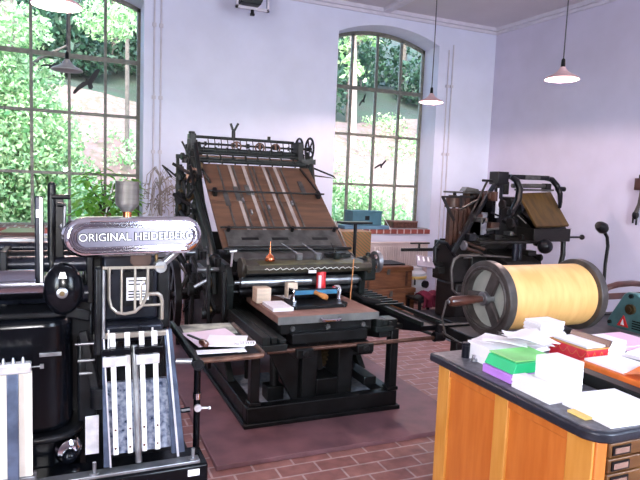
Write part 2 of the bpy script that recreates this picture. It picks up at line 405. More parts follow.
window('window_1', *W1); window('window_2', *W2)
for i, (a, b) in enumerate(FW_ASSUMED):  # frames and panes of the assumed rear windows, out of view
    y = YB-.15; f = MB().box(a, a+.05, y, y+.05, ZS, 3.7).box(b-.05, b, y, y+.05, ZS, 3.7).box(a, b, y, y+.05, ZS, ZS+.06).box(a, b, y, y+.05, 3.64, 3.7)
    for k in (1, 2, 3): f.box(a+(b-a)*k/4-.014, a+(b-a)*k/4+.014, y, y+.04, ZS, 3.7)
    for z in (1.6, 2.33, 3.0): f.box(a, b, y, y+.04, z-.014, z+.014)
    o = struct('window_%d' % (i+3), f, 'winframe')
    struct('window_pane', MB().box(a+.01, b-.01, y+.02, y+.024, ZS+.02, 3.68), 'glass', parent=o)

# conduits on the back wall
def conduit(x, z0, z1, label, zc):
    r = thing('conduit_pipe', label, 'pipe', (x, WY-.02, z0))
    part(r, 'pipe', MB().cyl((x, WY-.02, z0), (x, WY-.02, z1), .011, n=10), 'pipe')
    for z in zc: part(r, 'pipe_clip', MB().box(x-.022, x+.022, WY-.035, WY-.001, z-.02, z+.02), 'pipe')
conduit(.945, .002, CZ-.1, 'thin white conduit pipe beside the left window, the one nearer the glass', (1.9, 2.55, 3.4))
conduit(1.025, .002, CZ-.1, 'thin white conduit pipe beside the left window, the one nearer the feed board press', (1.9, 2.55, 3.4))
conduit(5.16, .002, 3.62, 'thin white conduit pipe near the right window, the one next to the reveal', (2.1, 3.1))
conduit(5.235, .002, 3.7, 'thin white conduit pipe near the right window, the one nearer the room corner', (2.1, 3.1))

# radiator under the right window
r = thing('radiator', 'cream ribbed panel radiator on the wall under the right window', 'radiator', (4.3, 7.33, .1))
mb = MB().box(3.72, 4.93, 7.30, 7.34, .1, .76)
for i in range(31): mb.box(3.735+i*.0385, 3.757+i*.0385, 7.285, 7.30, .14, .72)
part(r, 'panel', mb, 'radiator', bev=.004)
part(r, 'top_grille', MB().box(3.71, 4.94, 7.285, 7.385, .76, .785), 'radiator', bev=.004)
part(r, 'bracket', MB().box(3.9, 3.94, 7.34, 7.398, .2, .7).box(4.7, 4.74, 7.34, 7.398, .2, .7).box(3.9, 3.94, 7.34, 7.39, 0, .2).box(4.7, 4.74, 7.34, 7.39, 0, .2), 'radiator')

# pendant lamps
def pendant(x, y, z, lit, label, zs=1.):
    R = .142
    r = thing('pendant_lamp', label, 'lamp', (x, y, z), 'pendant lamps on long cords')
    prof = [(.022, .100), (.027, .088), (.045, .062), (.082, .036), (.122, .019), (R, .004), (R, -.006), (R-.005, -.006), (R-.007, .0), (.118, .014), (.078, .031), (.041, .057), (.024, .084)]
    part(r, 'lamp_shade', MB().lathe([(a, b) for a, b in prof]+[prof[0]], (x, y, z), n=40), 'shadeout' if lit else 'shadegrey')
    part(r, 'socket', MB().lathe([(.010, .17), (.016, .158), (.019, .105), (.024, .088), (.016, .065), (.0, .065)], (x, y, z), n=20), 'blk2')
    b = part(r, 'bulb', MB().sph((x, y, z+.046), .024, (1, 1, 1.1)), 'bulb' if lit else 'shadein')
    part(r, 'cord', MB().tube([(x, y, z+.16), (x+.004, y, z+.7), (x, y, CZ-.03)], .006, 6), 'cord')
    part(r, 'ceiling_rose', MB().lathe([(.045, 0), (.045, -.02), (.02, -.04), (0, -.04)], (x, y, CZ)), 'shadein')
    if lit:
        l = bpy.data.lights.new('pendant_light', 'POINT'); l.energy = lit; l.color = (1, .72, .66); l.shadow_soft_size = .012
        lo = bpy.data.objects.new('pendant_light', l); COL.objects.link(lo); lo.location = (0, 0, .007); lo.parent = r
PW = 74
pendant(-.06, 3.9, 2.585, PW, 'lit pendant lamp at the top left edge, in front of the left window')
pendant(-.01, 6.15, 2.57, 0, 'grey pendant lamp hanging lower down before the left window, above the black bird')
pendant(3.9, 3.9, 2.57, PW, 'lit pendant lamp before the bare right wall, the one above the yellow drum')
pendant(3.93, 5.93, 2.60, PW, 'lit pendant lamp before the right edge of the right window')

# floodlight by the ceiling
r = thing('floodlight', 'dark floodlight in a pale bracket high on the wall between the windows', 'floodlight', (2.0, 6.9, 3.6))
part(r, 'bracket', MB().box(1.80, 2.20, 6.86, 6.90, 3.60, 3.63).box(1.80, 1.825, 6.86, 6.90, 3.6, 3.85).box(2.175, 2.2, 6.86, 6.90, 3.6, 3.85), 'trim')
part(r, 'housing', MB().hexa([(1.84, 6.80, 3.65), (2.08, 6.80, 3.65), (2.08, 6.96, 3.65), (1.84, 6.96, 3.65)], [(1.83, 6.74, 3.88), (2.17, 6.74, 3.88), (2.17, 7.0, 3.88), (1.83, 7.0, 3.88)]), 'irongrn', bev=.006)
part(r, 'clamp_knob', MB().cyl((2.0, 6.88, 3.60), (2.0, 6.88, 3.55), .02).box(1.975, 2.025, 6.865, 6.895, 3.535, 3.56), 'iron')
part(r, 'hanger', MB().box(1.98, 2.02, 6.86, 6.90, 3.86, CZ-.001), 'trim')

# bird stickers on the panes
def bird(name, cx, cz, s, ang, label):
    P = [(0, .09), (.05, .16), (.16, .36), (.30, .52), (.40, .54), (.42, .46), (.33, .28), (.20, .10), (.13, -.02), (.16, -.14), (.10, -.22), (.0, -.2), (-.03, -.06), (-.12, -.12), (-.30, -.24), (-.46, -.40), (-.55, -.40), (-.52, -.30), (-.36, -.10), (-.20, .03), (-.10, .06), (-.09, .14), (-.03, .15)]
    ca, sa = math.cos(ang), math.sin(ang)
    solo('bird_sticker', MB().prism([(cx+s*(x*ca-z*sa), 7.794, cz+s*(x*sa+z*ca)) for x, z in P], (0, .004, 0)), 'decal', label, 'sticker')
bird('b', .225, 2.70, .33, .05, 'large black bird sticker with spread wings on the left window')
bird('b', -.20, 2.86, .15, -.5, 'small black bird sticker on the left window, beside the grey lamp')
bird('b', 3.985, 2.83, .15, .3, 'small black bird sticker in the bright row of the right window, the upper bird')
bird('b', 4.335, 1.90, .18, -.2, 'small black bird sticker low on the right window, the lower bird')

# ------------------------------------------------------------------ outside: sunlit slope, undergrowth, trees
def hz(x, y): return -.25+max(0, y-10.2)*.42+.18*math.sin(x*.9+y*.4)+.12*math.sin(y*1.3-x*.5)
def slope(y0, y1, ny, x0=-16, x1=34, nx=44):
    vs = [(x0+(x1-x0)*i/nx, y0+(y1-y0)*j/ny, hz(x0+(x1-x0)*i/nx, y0+(y1-y0)*j/ny)) for j in range(ny+1) for i in range(nx+1)]
    fs = [(j*(nx+1)+i, j*(nx+1)+i+1, (j+1)*(nx+1)+i+1, (j+1)*(nx+1)+i) for j in range(ny) for i in range(nx)]
    return MB().add(vs, fs)
struct('ground', slope(7.86, 20.5, 30), 'hill')
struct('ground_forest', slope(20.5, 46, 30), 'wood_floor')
def clump(spots, n, size, seed, m, label):
    mb = MB()
    for k, (x, y, R, h, z0) in enumerate(spots):
        def fn(rnd):
            a = rnd.random()*6.283; q = math.sqrt(rnd.random()); u = rnd.random()
            return (x+R*q*math.cos(a), y+R*q*math.sin(a)*.8, hz(x, y)+z0+h*u*(1-.35*q))
        mb.leaves(n, fn, size, seed*31+k)
    o = solo('undergrowth', mb, m, label, 'foliage', kind='stuff'); return o
clump([(-1.35+i*.27, 11.6+random.uniform(-.3, .3), .55, 4.3-i*.35, .05) for i in range(5)], 4600, .10, 33, 'shrub', 'tall light green bushes filling the left part of the left window')
clump([(-2.0+i*.42+random.uniform(-.1, .1), 10.5+random.uniform(-.4, .5)+(i < 5)*.6, .75, (3.4-i*.25 if i < 5 else 1.85)+random.uniform(-.2, .2), .05) for i in range(9)], 2600, .11, 3, 'shrub', 'light green undergrowth along the bottom of the left window')
clump([(4.2+i*.5+random.uniform(-.2, .2), 10.7+random.uniform(-.4, .7), .7, 2.1-i*.12+random.uniform(-.25, .25), .05) for i in range(8)], 2200, .10, 4, 'shrub', 'light green undergrowth along the bottom of the right window')
clump([(random.uniform(-3, 14), random.uniform(12, 20), .6, .6, 0) for i in range(60)], 110, .13, 5, 'shrub', 'scattered low weeds on the bright slope behind the windows')
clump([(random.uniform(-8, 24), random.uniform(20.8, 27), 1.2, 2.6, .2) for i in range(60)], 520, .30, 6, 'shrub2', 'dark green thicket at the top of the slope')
def tree(x, y, h, R, zc, n, size, seed, bark, leaf, label, rt=.16, group=None):
    z0 = hz(x, y)-.15
    r = thing('tree', label, 'tree', (x, y, z0), group)
    rnd = random.Random(seed); dx, dy = rnd.uniform(-.3, .3), rnd.uniform(-.2, .2)
    tr = MB().tube([(x, y, z0), (x+dx*.4, y+dy*.4, z0+h*.4), (x+dx, y+dy, z0+h*.75), (x+dx*1.4, y+dy, z0+h)], [rt, rt*.85, rt*.6, rt*.25], 10)
    for k in range(5):
        a = rnd.random()*6.28; zb = z0+h*(.45+.1*k)
        tr.tube([(x+dx*.7, y+dy*.7, zb), (x+dx*.7+math.cos(a)*R*.4, y+dy+math.sin(a)*R*.4, zb+h*.08), (x+math.cos(a)*R*.8, y+math.sin(a)*R*.8, zb+h*.12)], [rt*.35, rt*.22, .02], 6)
    part(r, 'trunk', tr, bark)
    blobs = [(x+rnd.gauss(0, R*.45), y+rnd.gauss(0, R*.4), z0+zc+rnd.gauss(0, h*.14), R*rnd.uniform(.3, .55)) for _ in range(16)]
    def fn(q):
        b = q.choice(blobs); v = Vector((q.gauss(0, 1), q.gauss(0, 1), q.gauss(0, 1))).normalized()*b[3]*(q.random()**.4)
        return (b[0]+v.x, b[1]+v.y, b[2]+v.z*.7)
    part(r, 'foliage', MB().leaves(n, fn, size, seed+5), leaf)
tree(-.95, 12.4, 6.4, 1.35, 3.1, 15000, .105, 11, 'bark', 'shrub', 'light green leafy tree at the left edge of the left window')
tree(1.35, 15.5, 6.6, 1.0, 5.3, 2600, .15, 12, 'bark', 'shrub', 'bushy green tree at the upper right of the left window', .06)
tree(8.6, 17.5, 6.5, .9, 4.0, 600, .24, 13, 'bark2', 'shrub', 'thin pale tree with a bright leaf tuft in the right window')
tree(11.9, 18.5, 8, 1.1, 6.2, 700, .26, 15, 'bark2', 'shrub2', 'pale reddish trunk at the right edge of the right window', .2)
tree(9.9, 20.5, 9, 1.8, 6.6, 900, .28, 16, 'bark', 'shrub2', 'tall pale straight trunk in the middle of the right window', .13)
tree(8.3, 21.0, 9, 1.7, 6.8, 900, .28, 17, 'bark', 'shrub2', 'tall grey trunk near the left side of the right window', .16)
k = 0
for y0, xs in ((25.5, (-3.4, -.9, 1.7, 4.0, 10.2, 12.6, 15.0, 17.4)), (30.5, (-2.6, .4, 3.2, 12.0, 14.9, 17.9, 20.6))):
    for x in xs:
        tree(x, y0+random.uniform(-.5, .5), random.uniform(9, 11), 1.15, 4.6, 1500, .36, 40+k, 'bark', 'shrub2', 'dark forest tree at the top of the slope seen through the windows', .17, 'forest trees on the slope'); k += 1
# ------------------------------------------------------------------ the big cylinder press
press = thing('cylinder_press', 'big dark cylinder printing press with a tilted wooden feed board, centre of the room', 'printing press', (1.58, 4.4, .03))
P = lambda n, mb, m, **k: part(press, n, mb, m, **k)
bf = MB().box(1.03, 2.13, 3.44, 3.52, .03, .16).box(1.03, 2.13, 5.45, 5.53, .03, .16).box(1.03, 1.11, 3.52, 5.45, .03, .16).box(2.05, 2.13, 3.52, 5.45, .03, .16)
bf.box(1.01, 2.15, 3.42, 3.44, .03, .06).box(1.01, 1.03, 3.44, 5.53, .03, .06).box(2.13, 2.15, 3.44, 5.53, .03, .06)
P('base_frame', bf, 'iron', bev=.006)
for xa, xb in ((1.12, 1.44), (1.84, 2.04)): P('drip_tray', MB().box(xa, xb, 3.54, 4.25, .05, .10), 'dustgrey', label='dusty grey tray inside the base')
for x in (1.06, 2.075): P('front_post', MB().box(x, x+.06, 3.46, 3.53, .16, .60).box(x-.01, x+.07, 3.45, 3.54, .16, .185), 'iron', bev=.005)
pd = MB().box(1.45, 1.56, 3.56, 3.78, .10, .53).box(1.72, 1.83, 3.56, 3.78, .10, .53).box(1.56, 1.72, 3.56, 3.78, .10, .26).box(1.56, 1.72, 3.56, 3.78, .46, .53)
P('pedestal', pd, 'iron', bev=.006)
P('drive_gear', MB().gear((1.645, 3.86, .40), (1, .25, 0), .17, .05, 30, .55), 'brass')
P('crank_lever', MB().bar((1.62, 3.72, .47), (1.64, 3.70, .28), .04, .03).cyl((1.6, 3.70, .47), (1.68, 3.70, .47), .035), 'iron')
P('diagonal_brace', MB().prism([(1.40, 3.58, .10), (1.43, 3.58, .10), (1.43, 3.58, .50), (1.40, 3.58, .50), (1.20, 3.58, .56), (1.17, 3.58, .56)], (0, .04, 0)), 'iron', bev=.004)
# left and right bed tracks
for x0, ys, w in ((1.05, 3.22, .16), (1.95, 3.46, .14)):
    t = MB().box(x0, x0+w, ys, 4.6, .585, .625).box(x0, x0+.05, ys, 4.6, .625, .675).box(x0+.065, x0+.10, ys+.02, 4.6, .625, .665).box(x0+.115, x0+w, ys+.02, 4.6, .625, .65)
    P('bed_track', t, 'irongrn', bev=.004)
    P('track_support', MB().prism([(x0+.02, 3.45, .585), (x0+.02, 4.6, .585), (x0+.02, 4.6, .46), (x0+.02, 3.7, .50), (x0+.02, 3.45, .55)], (.09, 0, 0)), 'iron', bev=.004)
P('front_rail', MB().cyl((1.12, 3.335, .548), (2.40, 3.335, .555), .0135, n=12), 'rust', label='brown steel rail across the front')
P('bed_carriage', MB().box(1.24, 1.90, 3.44, 4.9, .62, .695).box(1.30, 1.84, 3.38, 3.5, .57, .64), 'iron', bev=.006)
for x in (1.36, 1.79): P('bed_buffer', MB().box(x-.06, x+.06, 3.30, 3.52, .50, .56).cyl((x, 3.30, .53), (x, 3.285, .53), .024), 'iron', bev=.008)
for x in (1.32, 1.57, 1.83): P('carriage_bolt', MB().cyl((x, 3.44, .66), (x, 3.425, .66), .018, n=6), 'plate')
bed = MB(); bed.box(1.21, 1.925, 3.40, 4.12, .702, .75)
b = P('bed_board', bed, 'bedtop', bev=.003, label='brown topped board with a grey front edge')
part(b, 'front_edge', MB().box(1.207, 1.928, 3.392, 3.40, .700, .748), 'bedgrey')
part(b, 'handle', MB().tube([(1.50, 3.39, .725), (1.505, 3.365, .72), (1.53, 3.358, .718), (1.60, 3.358, .718), (1.625, 3.365, .72), (1.63, 3.39, .725)], .011), 'chrome', label='chrome pull handle')
# side frames
for x, s in ((1.04, 1), (2.10, -1)):
    pf = [(x, 3.95, .16), (x, 5.45, .16), (x, 5.50, 1.0), (x, 5.3, 1.55), (x, 5.22, 1.62), (x, 5.05, 1.40), (x, 4.55, 1.0), (x, 4.12, .98), (x, 4.02, .85), (x, 4.05, .62), (x, 4.2, .45), (x, 4.1, .30)]
    P('side_frame', MB().prism(pf, (.05, 0, 0)), 'irongrn', bev=.006)
P('impression_cylinder', MB().cyl((1.09, 4.55, .80), (2.10, 4.55, .80), .24, n=36), 'iron')
P('cross_plate', MB().box(1.10, 2.09, 4.92, 4.95, .16, 1.15), 'iron')
for y, z, r, m in ((4.02, .865, .036, 'steel'), (4.10, .915, .034, 'blk2'), (4.06, .79, .04, 'blk2'), (4.20, .86, .035, 'blk')):
    P('ink_roller', MB().cyl((1.13, y, z), (2.07, y, z), r, n=20).cyl((1.09, y, z), (2.11, y, z), r*.4, n=12), m)
dp = [(1.14, 3.90, .945), (1.14, 3.88, .975), (1.14, 3.90, 1.005), (1.14, 4.0, 1.02), (1.14, 4.12, 1.02), (1.14, 4.14, .96)]
P('ink_duct', MB().prism(dp, (.99, 0, 0)), 'ductbr', bev=.006)
for x in (1.12, 2.12): P('duct_end', MB().cyl((x, 4.0, .975), (x+.03, 4.0, .975), .075), 'ductbr', bev=.004)
P('duct_blade', MB().prism([(1.24, 3.896, 1.004), (1.24, 3.985, 1.019), (1.24, 3.985, 1.025), (1.24, 3.896, 1.010)], (.80, 0, 0)), 'olive', label='olive green strip along the duct')
ch = []
for i in range(46): ch.append((1.27+i*.0165, 3.882-.002*(i % 2), .978+.007*math.sin(i*2.1)*(1 if i % 7 else 2)))
P('chalk_marks', MB().tube(ch, .0022, 5), 'chalk', label='scrawled white chalk line')
P('paper_tag', MB().box(1.60, 1.66, 3.872, 3.876, .945, .965), 'white')
kn = P('adjusting_wheel', MB().ring((2.225, 4.0, 1.0), (1, 0, 0), .085, .020, .035).spokes((2.225, 4.0, 1.0), (1, 0, 0), .01, .07, 4, .014, .012).cyl((2.14, 4.0, 1.0), (2.245, 4.0, 1.0), .018), 'steel')
P('end_bearing', MB().box(2.10, 2.20, 3.95, 4.10, .86, 1.03).cyl((2.15, 4.0, 1.03), (2.15, 4.0, 1.075), .02), 'irongrn', bev=.01)
# stepped plates between duct and feed board
P('apron_plate', MB().prism([(1.12, 4.14, 1.00), (1.12, 4.30, 1.04), (1.12, 4.30, 1.06), (1.12, 4.14, 1.02)], (.98, 0, 0)), 'plate', bev=.003)
P('gripper_bar', MB().box(1.10, 2.11, 4.30, 4.345, 1.03, 1.085).cyl((1.07, 4.28, 1.075), (2.14, 4.28, 1.075), .012), 'iron', bev=.004)
P('rest_bracket', MB().box(1.86, 2.06, 4.12, 4.2, 1.02, 1.05).box(1.9, 2.02, 4.12, 4.2, 1.05, 1.06), 'irongrn', bev=.006)
# feed board
BX0, BX1 = 1.09, 2.135
b0, b1 = Vector((0, 4.38, 1.075)), Vector((0, 5.27, 1.735))
bd = (b1-b0).normalized(); bn = Vector((0, -bd.z, bd.y))
def bp(x, t, off=0.): q = b0+(b1-b0)*t+bn*off; return (x, q.y, q.z)
def bplate(x0, x1, t0, t1, o0, o1):
    return MB().hexa([bp(x0, t0, o0), bp(x1, t0, o0), bp(x1, t1, o0), bp(x0, t1, o0)], [bp(x0, t0, o1), bp(x1, t0, o1), bp(x1, t1, o1), bp(x0, t1, o1)])
fb = P('feed_board', bplate(BX0, BX1, 0, .52, -.025, 0), 'board', bev=.002)
part(fb, 'upper_panel', bplate(BX0, BX1, .525, 1, -.025, 0), 'board', bev=.002)
for i, x in enumerate((1.33, 1.46, 1.655, 1.765)): part(fb, 'feed_tape', bplate(x, x+(.026 if i in (0, 2) else .030), .02, .99, .001, .005), 'tape', label='pale linen feed tape')
for x in (1.23, 1.37, 1.52, 1.56, 1.70, 1.83): part(fb, 'guide_strip', bplate(x, x+.014, .2, .98, .0005, .006), 'plate')
for x, a, b_ in ((1.21, .46, .62), (1.315, .52, .70), (1.42, .60, .72), (1.95, .62, .8)): part(fb, 'guide_plate', bplate(x, x+.045, a, b_, .0005, .007), 'plate', bev=.002)
for x, a in ((1.36, .5), (1.47, .6), (1.40, .36), (1.80, .48), (1.57, .42)): part(fb, 'guide_clip', bplate(x, x+.018, a, a+.045, .001, .02), 'steel', bev=.003)
part(fb, 'register_rod', MB().cyl(bp(BX0-.01, .60, .035), bp(BX1+.01, .60, .035), .008, n=10), 'iron')
for x in (1.12, 2.07): part(fb, 'rod_bracket', bplate(x, x+.035, .57, .63, 0, .05), 'iron', bev=.004)
part(fb, 'side_stop', MB().bar(bp(2.03, .96, .02), bp(2.10, .66, .02), .014, .014), 'iron')
lp = P('lay_plate', bplate(1.13, 2.10, .0, .17, .008, .02), 'plate', bev=.003)
part(lp, 'lay_rod', MB().cyl(bp(1.10, .185, .03), bp(2.13, .185, .03), .009, n=10), 'iron')
for x in (1.16, 1.70, 2.08): part(lp, 'lay_knob', MB().cyl(bp(x, .16, .02), bp(x, .16, .06), .016, n=12), 'iron')
for x in (1.25, 1.5, 1.85): part(lp, 'slot', bplate(x, x+.14, .06, .085, .0201, .022), 'iron')
for x in (1.0, 2.15):
    P('board_support', MB().tube([(x+.03, 4.36, .72), (x+.03, 4.40, .95), (x+.03, 4.62, 1.16), (x+.03, 4.95, 1.34), (x+.03, 5.25, 1.56), (x+.03, 5.34, 1.85)], [.032, .034, .028, .028, .03, .025], 8), 'irongrn')
    P('support_knuckle', MB().sph((x+.03, 4.40, .98), .05).cyl((x+.03, 4.40, .98), (x+.03, 4.40, .80), .03), 'iron')
# roller unit above the board
for y, z, r, x0, x1, m in ((5.50, 1.985, .014, 1.03, 2.06, 'irongrn'), (5.50, 1.925, .010, 1.06, 2.10, 'iron'), (5.42, 1.865, .022, 1.05, 2.13, 'irongrn'), (5.38, 1.80, .014, 1.04, 2.12, 'rust'), (5.33, 1.765, .02, 1.09, 2.12, 'irongrn'), (5.56, 1.87, .012, 1.04, 2.2, 'iron')):
    P('roller_bar', MB().cyl((x0, y, z), (x1, y, z), r, n=14), m)
for i in range(14): P('tension_spring', MB().tube([(1.20+i*.062, 5.50, 1.98), (1.205+i*.062, 5.49, 1.93), (1.198+i*.062, 5.46, 1.87)], .0045, 6), 'irongrn')
for x in (1.47, 1.70, 1.86): P('suction_wheel', MB().torus((x, 5.47, 1.915), (.5, 1, .1), .042, .007).cyl((x, 5.47, 1.9), (x, 5.47, 1.96), .012), 'rust', label='red brown ring on the roller bar')
P('bearing_block', MB().box(1.02, 1.08, 5.44, 5.56, 1.84, 2.01).cyl((1.05, 5.5, 2.01), (1.05, 5.5, 2.03), .03), 'iron', bev=.006)
P('bearing_block', MB().box(2.05, 2.105, 5.34, 5.56, 1.80, 1.985), 'iron', bev=.006)
v = MB().cyl((1.445, 5.50, 1.97), (1.445, 5.50, 2.06), .018).bar((1.445, 5.5, 2.05), (1.415, 5.5, 2.13), .02, .02).bar((1.445, 5.5, 2.05), (1.49, 5.5, 2.135), .02, .02)
P('forked_lever', v, 'iron', bev=.003)
P('set_screw', MB().cyl((1.80, 5.5, 1.98), (1.80, 5.5, 2.03), .016, n=12), 'iron')
for x, y in ((2.125, 5.52), (2.19, 5.40)):
    P('hand_wheel', MB().torus((x, y, 1.925), (1, 0, 0), .108, .011).spokes((x, y, 1.925), (1, 0, 0), .01, .105, 5, .014, .010, .3).cyl((x-.04, y, 1.925), (x+.02, y, 1.925), .02), 'blk2')
P('wheel_shaft', MB().cyl((2.05, 5.52, 1.925), (2.15, 5.52, 1.925), .012).cyl((2.05, 5.40, 1.925), (2.20, 5.40, 1.925), .012).bar((2.10, 5.36, 1.80), (2.22, 5.30, 1.80), .05, .05), 'iron')
P('wire_stay', MB().tube([(2.16, 5.34, 1.76), (2.42, 5.3, 1.67), (2.44, 5.3, 1.65), (2.2, 5.3, 1.67)], .009, 6), 'iron')
rq = random.Random(5)
for i in range(9): P('spindle_collar', MB().cyl((1.14+i*.108, 5.42, 1.865), (1.155+i*.108, 5.42, 1.865), .032), 'iron')
for i in range(8): P('gripper_finger', MB().bar((1.17+i*.12, 5.40, 1.84), (1.17+i*.12+rq.uniform(-.01, .01), 5.30, 1.74), .012, .012), 'irongrn')
for i in range(7): P('spindle_nut', MB().cyl((1.13+i*.14+rq.uniform(0, .04), 5.50, 1.925), (1.15+i*.14+rq.uniform(.01, .05), 5.50, 1.925), .022), 'iron')
P('roller_cover', MB().box(1.09, 2.10, 5.36, 5.46, 1.775, 1.80), 'irongrn', bev=.006)
P('roller_bar', MB().cyl((1.06, 5.36, 1.835), (2.12, 5.36, 1.835), .016, n=14), 'irongrn')
for x, z0, z1, w_ in ((1.08, 1.55, 1.95, .05), (1.12, 1.72, 1.93, .03), (.965, 1.3, 1.7, .04), (1.02, 1.70, 1.9, .05), (2.14, 1.6, 1.85, .05)): P('bearing_arm', MB().bar((x, 5.36, z0), (x-.01, 5.48, z1), w_, .04), 'iron', bev=.005)
for i in range(16):
    x, y, z = rq.uniform(.90, 1.06), rq.uniform(5.1, 5.35), rq.uniform(1.28, 1.82)
    if i % 3: P('link_rod', MB().cyl((x, y, z), (x+rq.uniform(-.08, .08), y+rq.uniform(-.1, .1), z+rq.uniform(-.2, .2)), rq.uniform(.008, .015), n=8), rq.choice(['iron', 'irongrn', 'iron', 'plate']))
    else: P('cam_disc', MB().cyl((x, y, z), (x+.025, y+.005, z), rq.uniform(.025, .055)), rq.choice(['iron', 'irongrn', 'brass']), bev=.003)
for i in range(24):
    x, y, z = rq.uniform(.86, 1.04), rq.uniform(4.15, 4.85), rq.uniform(.55, 1.06)
    if i % 3: P('drive_rod', MB().cyl((x, y, z), (x+rq.uniform(-.1, .02), y+rq.uniform(-.2, .2), z+rq.uniform(-.16, .16)), rq.uniform(.009, .018), n=8), rq.choice(['iron', 'irongrn', 'steel', 'plate', 'iron']))
    else: P('drive_cam', MB().cyl((x-.02, y, z), (x+.02, y, z), rq.uniform(.03, .07)), rq.choice(['iron', 'irongrn', 'brass', 'iron']), bev=.003)
# left tower of levers and shafts behind the board
for x, y, z0, z1, w_ in ((.90, 5.35, .45, 1.80, .028), (.94, 5.45, .03, 1.72, .035), (1.00, 5.35, .03, 1.95, .035), (2.19, 5.45, .03, 1.9, .04)):
    P('tower_post', MB().box(x-w_/2, x+w_/2, y-w_/2, y+w_/2, z0, z1), 'irongrn', bev=.004)
for z, y in ((1.79, 5.36), (1.52, 5.37), (1.30, 5.37), (1.62, 5.40)): P('tower_rail', MB().box(.885, 1.05, y-.012, y+.012, z-.018, z+.018), 'irongrn', bev=.003)
P('tower_gear', MB().gear((1.03, 5.24, 1.62), (.35, 1, 0), .075, .03, 22, .2), 'rust')
P('tower_gear', MB().gear((.91, 5.28, 1.42), (1, .5, 0), .06, .035, 18, .2), 'iron')
P('chain', MB().torus((.985, 5.28, 1.50), (.9, .4, 0), .10, .014, 26, 6), 'brass')
for (a, b_, r_) in (((.85, 5.3, 1.72), (1.04, 5.15, 1.60), .014), ((.86, 5.3, 1.45), (1.04, 5.1, 1.32), .016), ((.92, 5.25, 1.30), (1.0, 4.9, 1.12), .02), ((.95, 5.3, 1.58), (.95, 5.3, 1.2), .018), ((1.03, 5.22, 1.9), (1.03, 5.0, 1.62), .02)):
    P('link_rod', MB().cyl(a, b_, r_, n=10), 'iron')
for c, r_ in (((.94, 5.2, 1.73), .03), ((.90, 5.25, 1.58), .028), ((1.01, 5.1, 1.34), .04), ((.97, 5.0, 1.24), .035), ((1.0, 5.22, 1.79), .028)):
    P('oiler_cap', MB().lathe([(r_, 0), (r_, .03), (r_*.6, .05), (0, .055)], c, n=14), 'irongrn')
P('wire_arm', MB().tube([(.90, 5.35, 1.60), (.82, 5.32, 1.66), (.76, 5.3, 1.70), (.84, 5.28, 1.60)], .008, 6), 'iron')
# drive side (left): shafts, levers, brass bearings
for x0, x1, y, z, r_, m in ((.88, 1.05, 4.30, .92, .018, 'steel'), (.90, 1.06, 4.40, .80, .05, 'iron'), (.97, 1.0, 4.40, .80, .056, 'brass'), (.90, 1.06, 4.25, .62, .03, 'iron'), (.95, .975, 4.25, .62, .045, 'brass'), (.86, 1.04, 4.7, 1.0, .022, 'steel'), (.82, 1.04, 4.6, .70, .026, 'iron')):
    P('drive_shaft', MB().cyl((x0, y, z), (x1, y, z), r_, n=18), m)
for a, b_, w_ in (((.86, 4.42, 1.0), (1.0, 4.2, .62), .04), ((.93, 4.15, .98), (.93, 4.15, .45), .045), ((1.01, 4.02, .95), (1.01, 4.02, .35), .035), ((.80, 4.9, 1.05), (.95, 4.45, .70), .05), ((.90, 4.55, .86), (.88, 4.55, .28), .05), ((.98, 4.30, .6), (.98, 4.3, .16), .05)):
    P('drive_lever', MB().bar(a, b_, w_, .025, (1, 0, 0)), 'iron', bev=.004)
for c in ((.92, 4.30, 1.03), (.99, 4.12, 1.0), (.86, 4.55, .9)): P('grease_cup', MB().lathe([(.022, -.03), (.026, 0), (.026, .03), (.0, .036)], c, n=14), 'iron')
P('tall_handle', MB().cyl((1.07, 4.05, .98), (1.07, 4.02, 1.09), .008).cyl((1.05, 4.02, 1.09), (1.10, 4.02, 1.095), .009), 'bright')
P('flywheel', MB().ring((.80, 4.9, .62), (1, 0, 0), .30, .05, .05, 40).spokes((.80, 4.9, .62), (1, 0, 0), .04, .26, 6, .035, .025).cyl((.76, 4.9, .62), (1.04, 4.9, .62), .045), 'iron')
# levers inside the base seen through the front
for a, b_, r_ in (((1.12, 3.9, .42), (1.44, 3.9, .42), .02), ((1.30, 3.70, .16), (1.30, 3.72, .42), .03), ((1.20, 4.0, .16), (1.20, 4.0, .55), .025), ((1.84, 3.75, .36), (2.08, 3.75, .36), .018)):
    P('base_rod', MB().cyl(a, b_, r_, n=12), 'iron')
P('rod_foot', MB().box(1.24, 1.36, 3.66, 3.78, .101, .20), 'iron', bev=.006); P('base_ledge', MB().box(1.95, 2.05, 3.6, 4.6, .16, .22), 'iron', bev=.006)
# sheet delivery frame sticking out on the right
P('delivery_box', MB().prism([(2.24, 3.34, .64), (2.24, 4.70, .64), (2.24, 4.70, .50), (2.24, 3.75, .52), (2.24, 3.36, .60)], (.14, 0, 0)), 'blk2', bev=.005)
for x in (2.225, 2.385): P('delivery_rail', MB().bar((x, 3.31, .665), (x, 4.75, .665), .02, .03), 'irongrn', bev=.003)
for i in range(9): P('delivery_slat', MB().bar((2.15, 3.85+i*.085, .688), (2.40, 3.85+i*.085, .688), .018, .012), 'iron')
P('delivery_arm', MB().tube([(1.97, 4.42, .83), (2.0, 4.15, .78), (2.10, 3.95, .71), (2.22, 3.9, .69)], .03, 10), 'iron')
P('stay_rod', MB().cyl((2.38, 4.6, .50), (2.38, 3.36, .56), .012, n=10), 'plate')
P('caster_wheel', MB().cyl((2.34, 3.335, .56), (2.42, 3.335, .56), .035).box(2.365, 2.40, 3.32, 3.36, .56, .67), 'blk2', bev=.003)
P('delivery_leg', MB().box(2.28, 2.34, 4.62, 4.68, .03, .50), 'iron')
P('cross_shaft', MB().cyl((2.13, 3.60, .60), (2.24, 3.60, .58), .02).box(2.06, 2.14, 3.5, 3.62, .60, .66), 'iron')

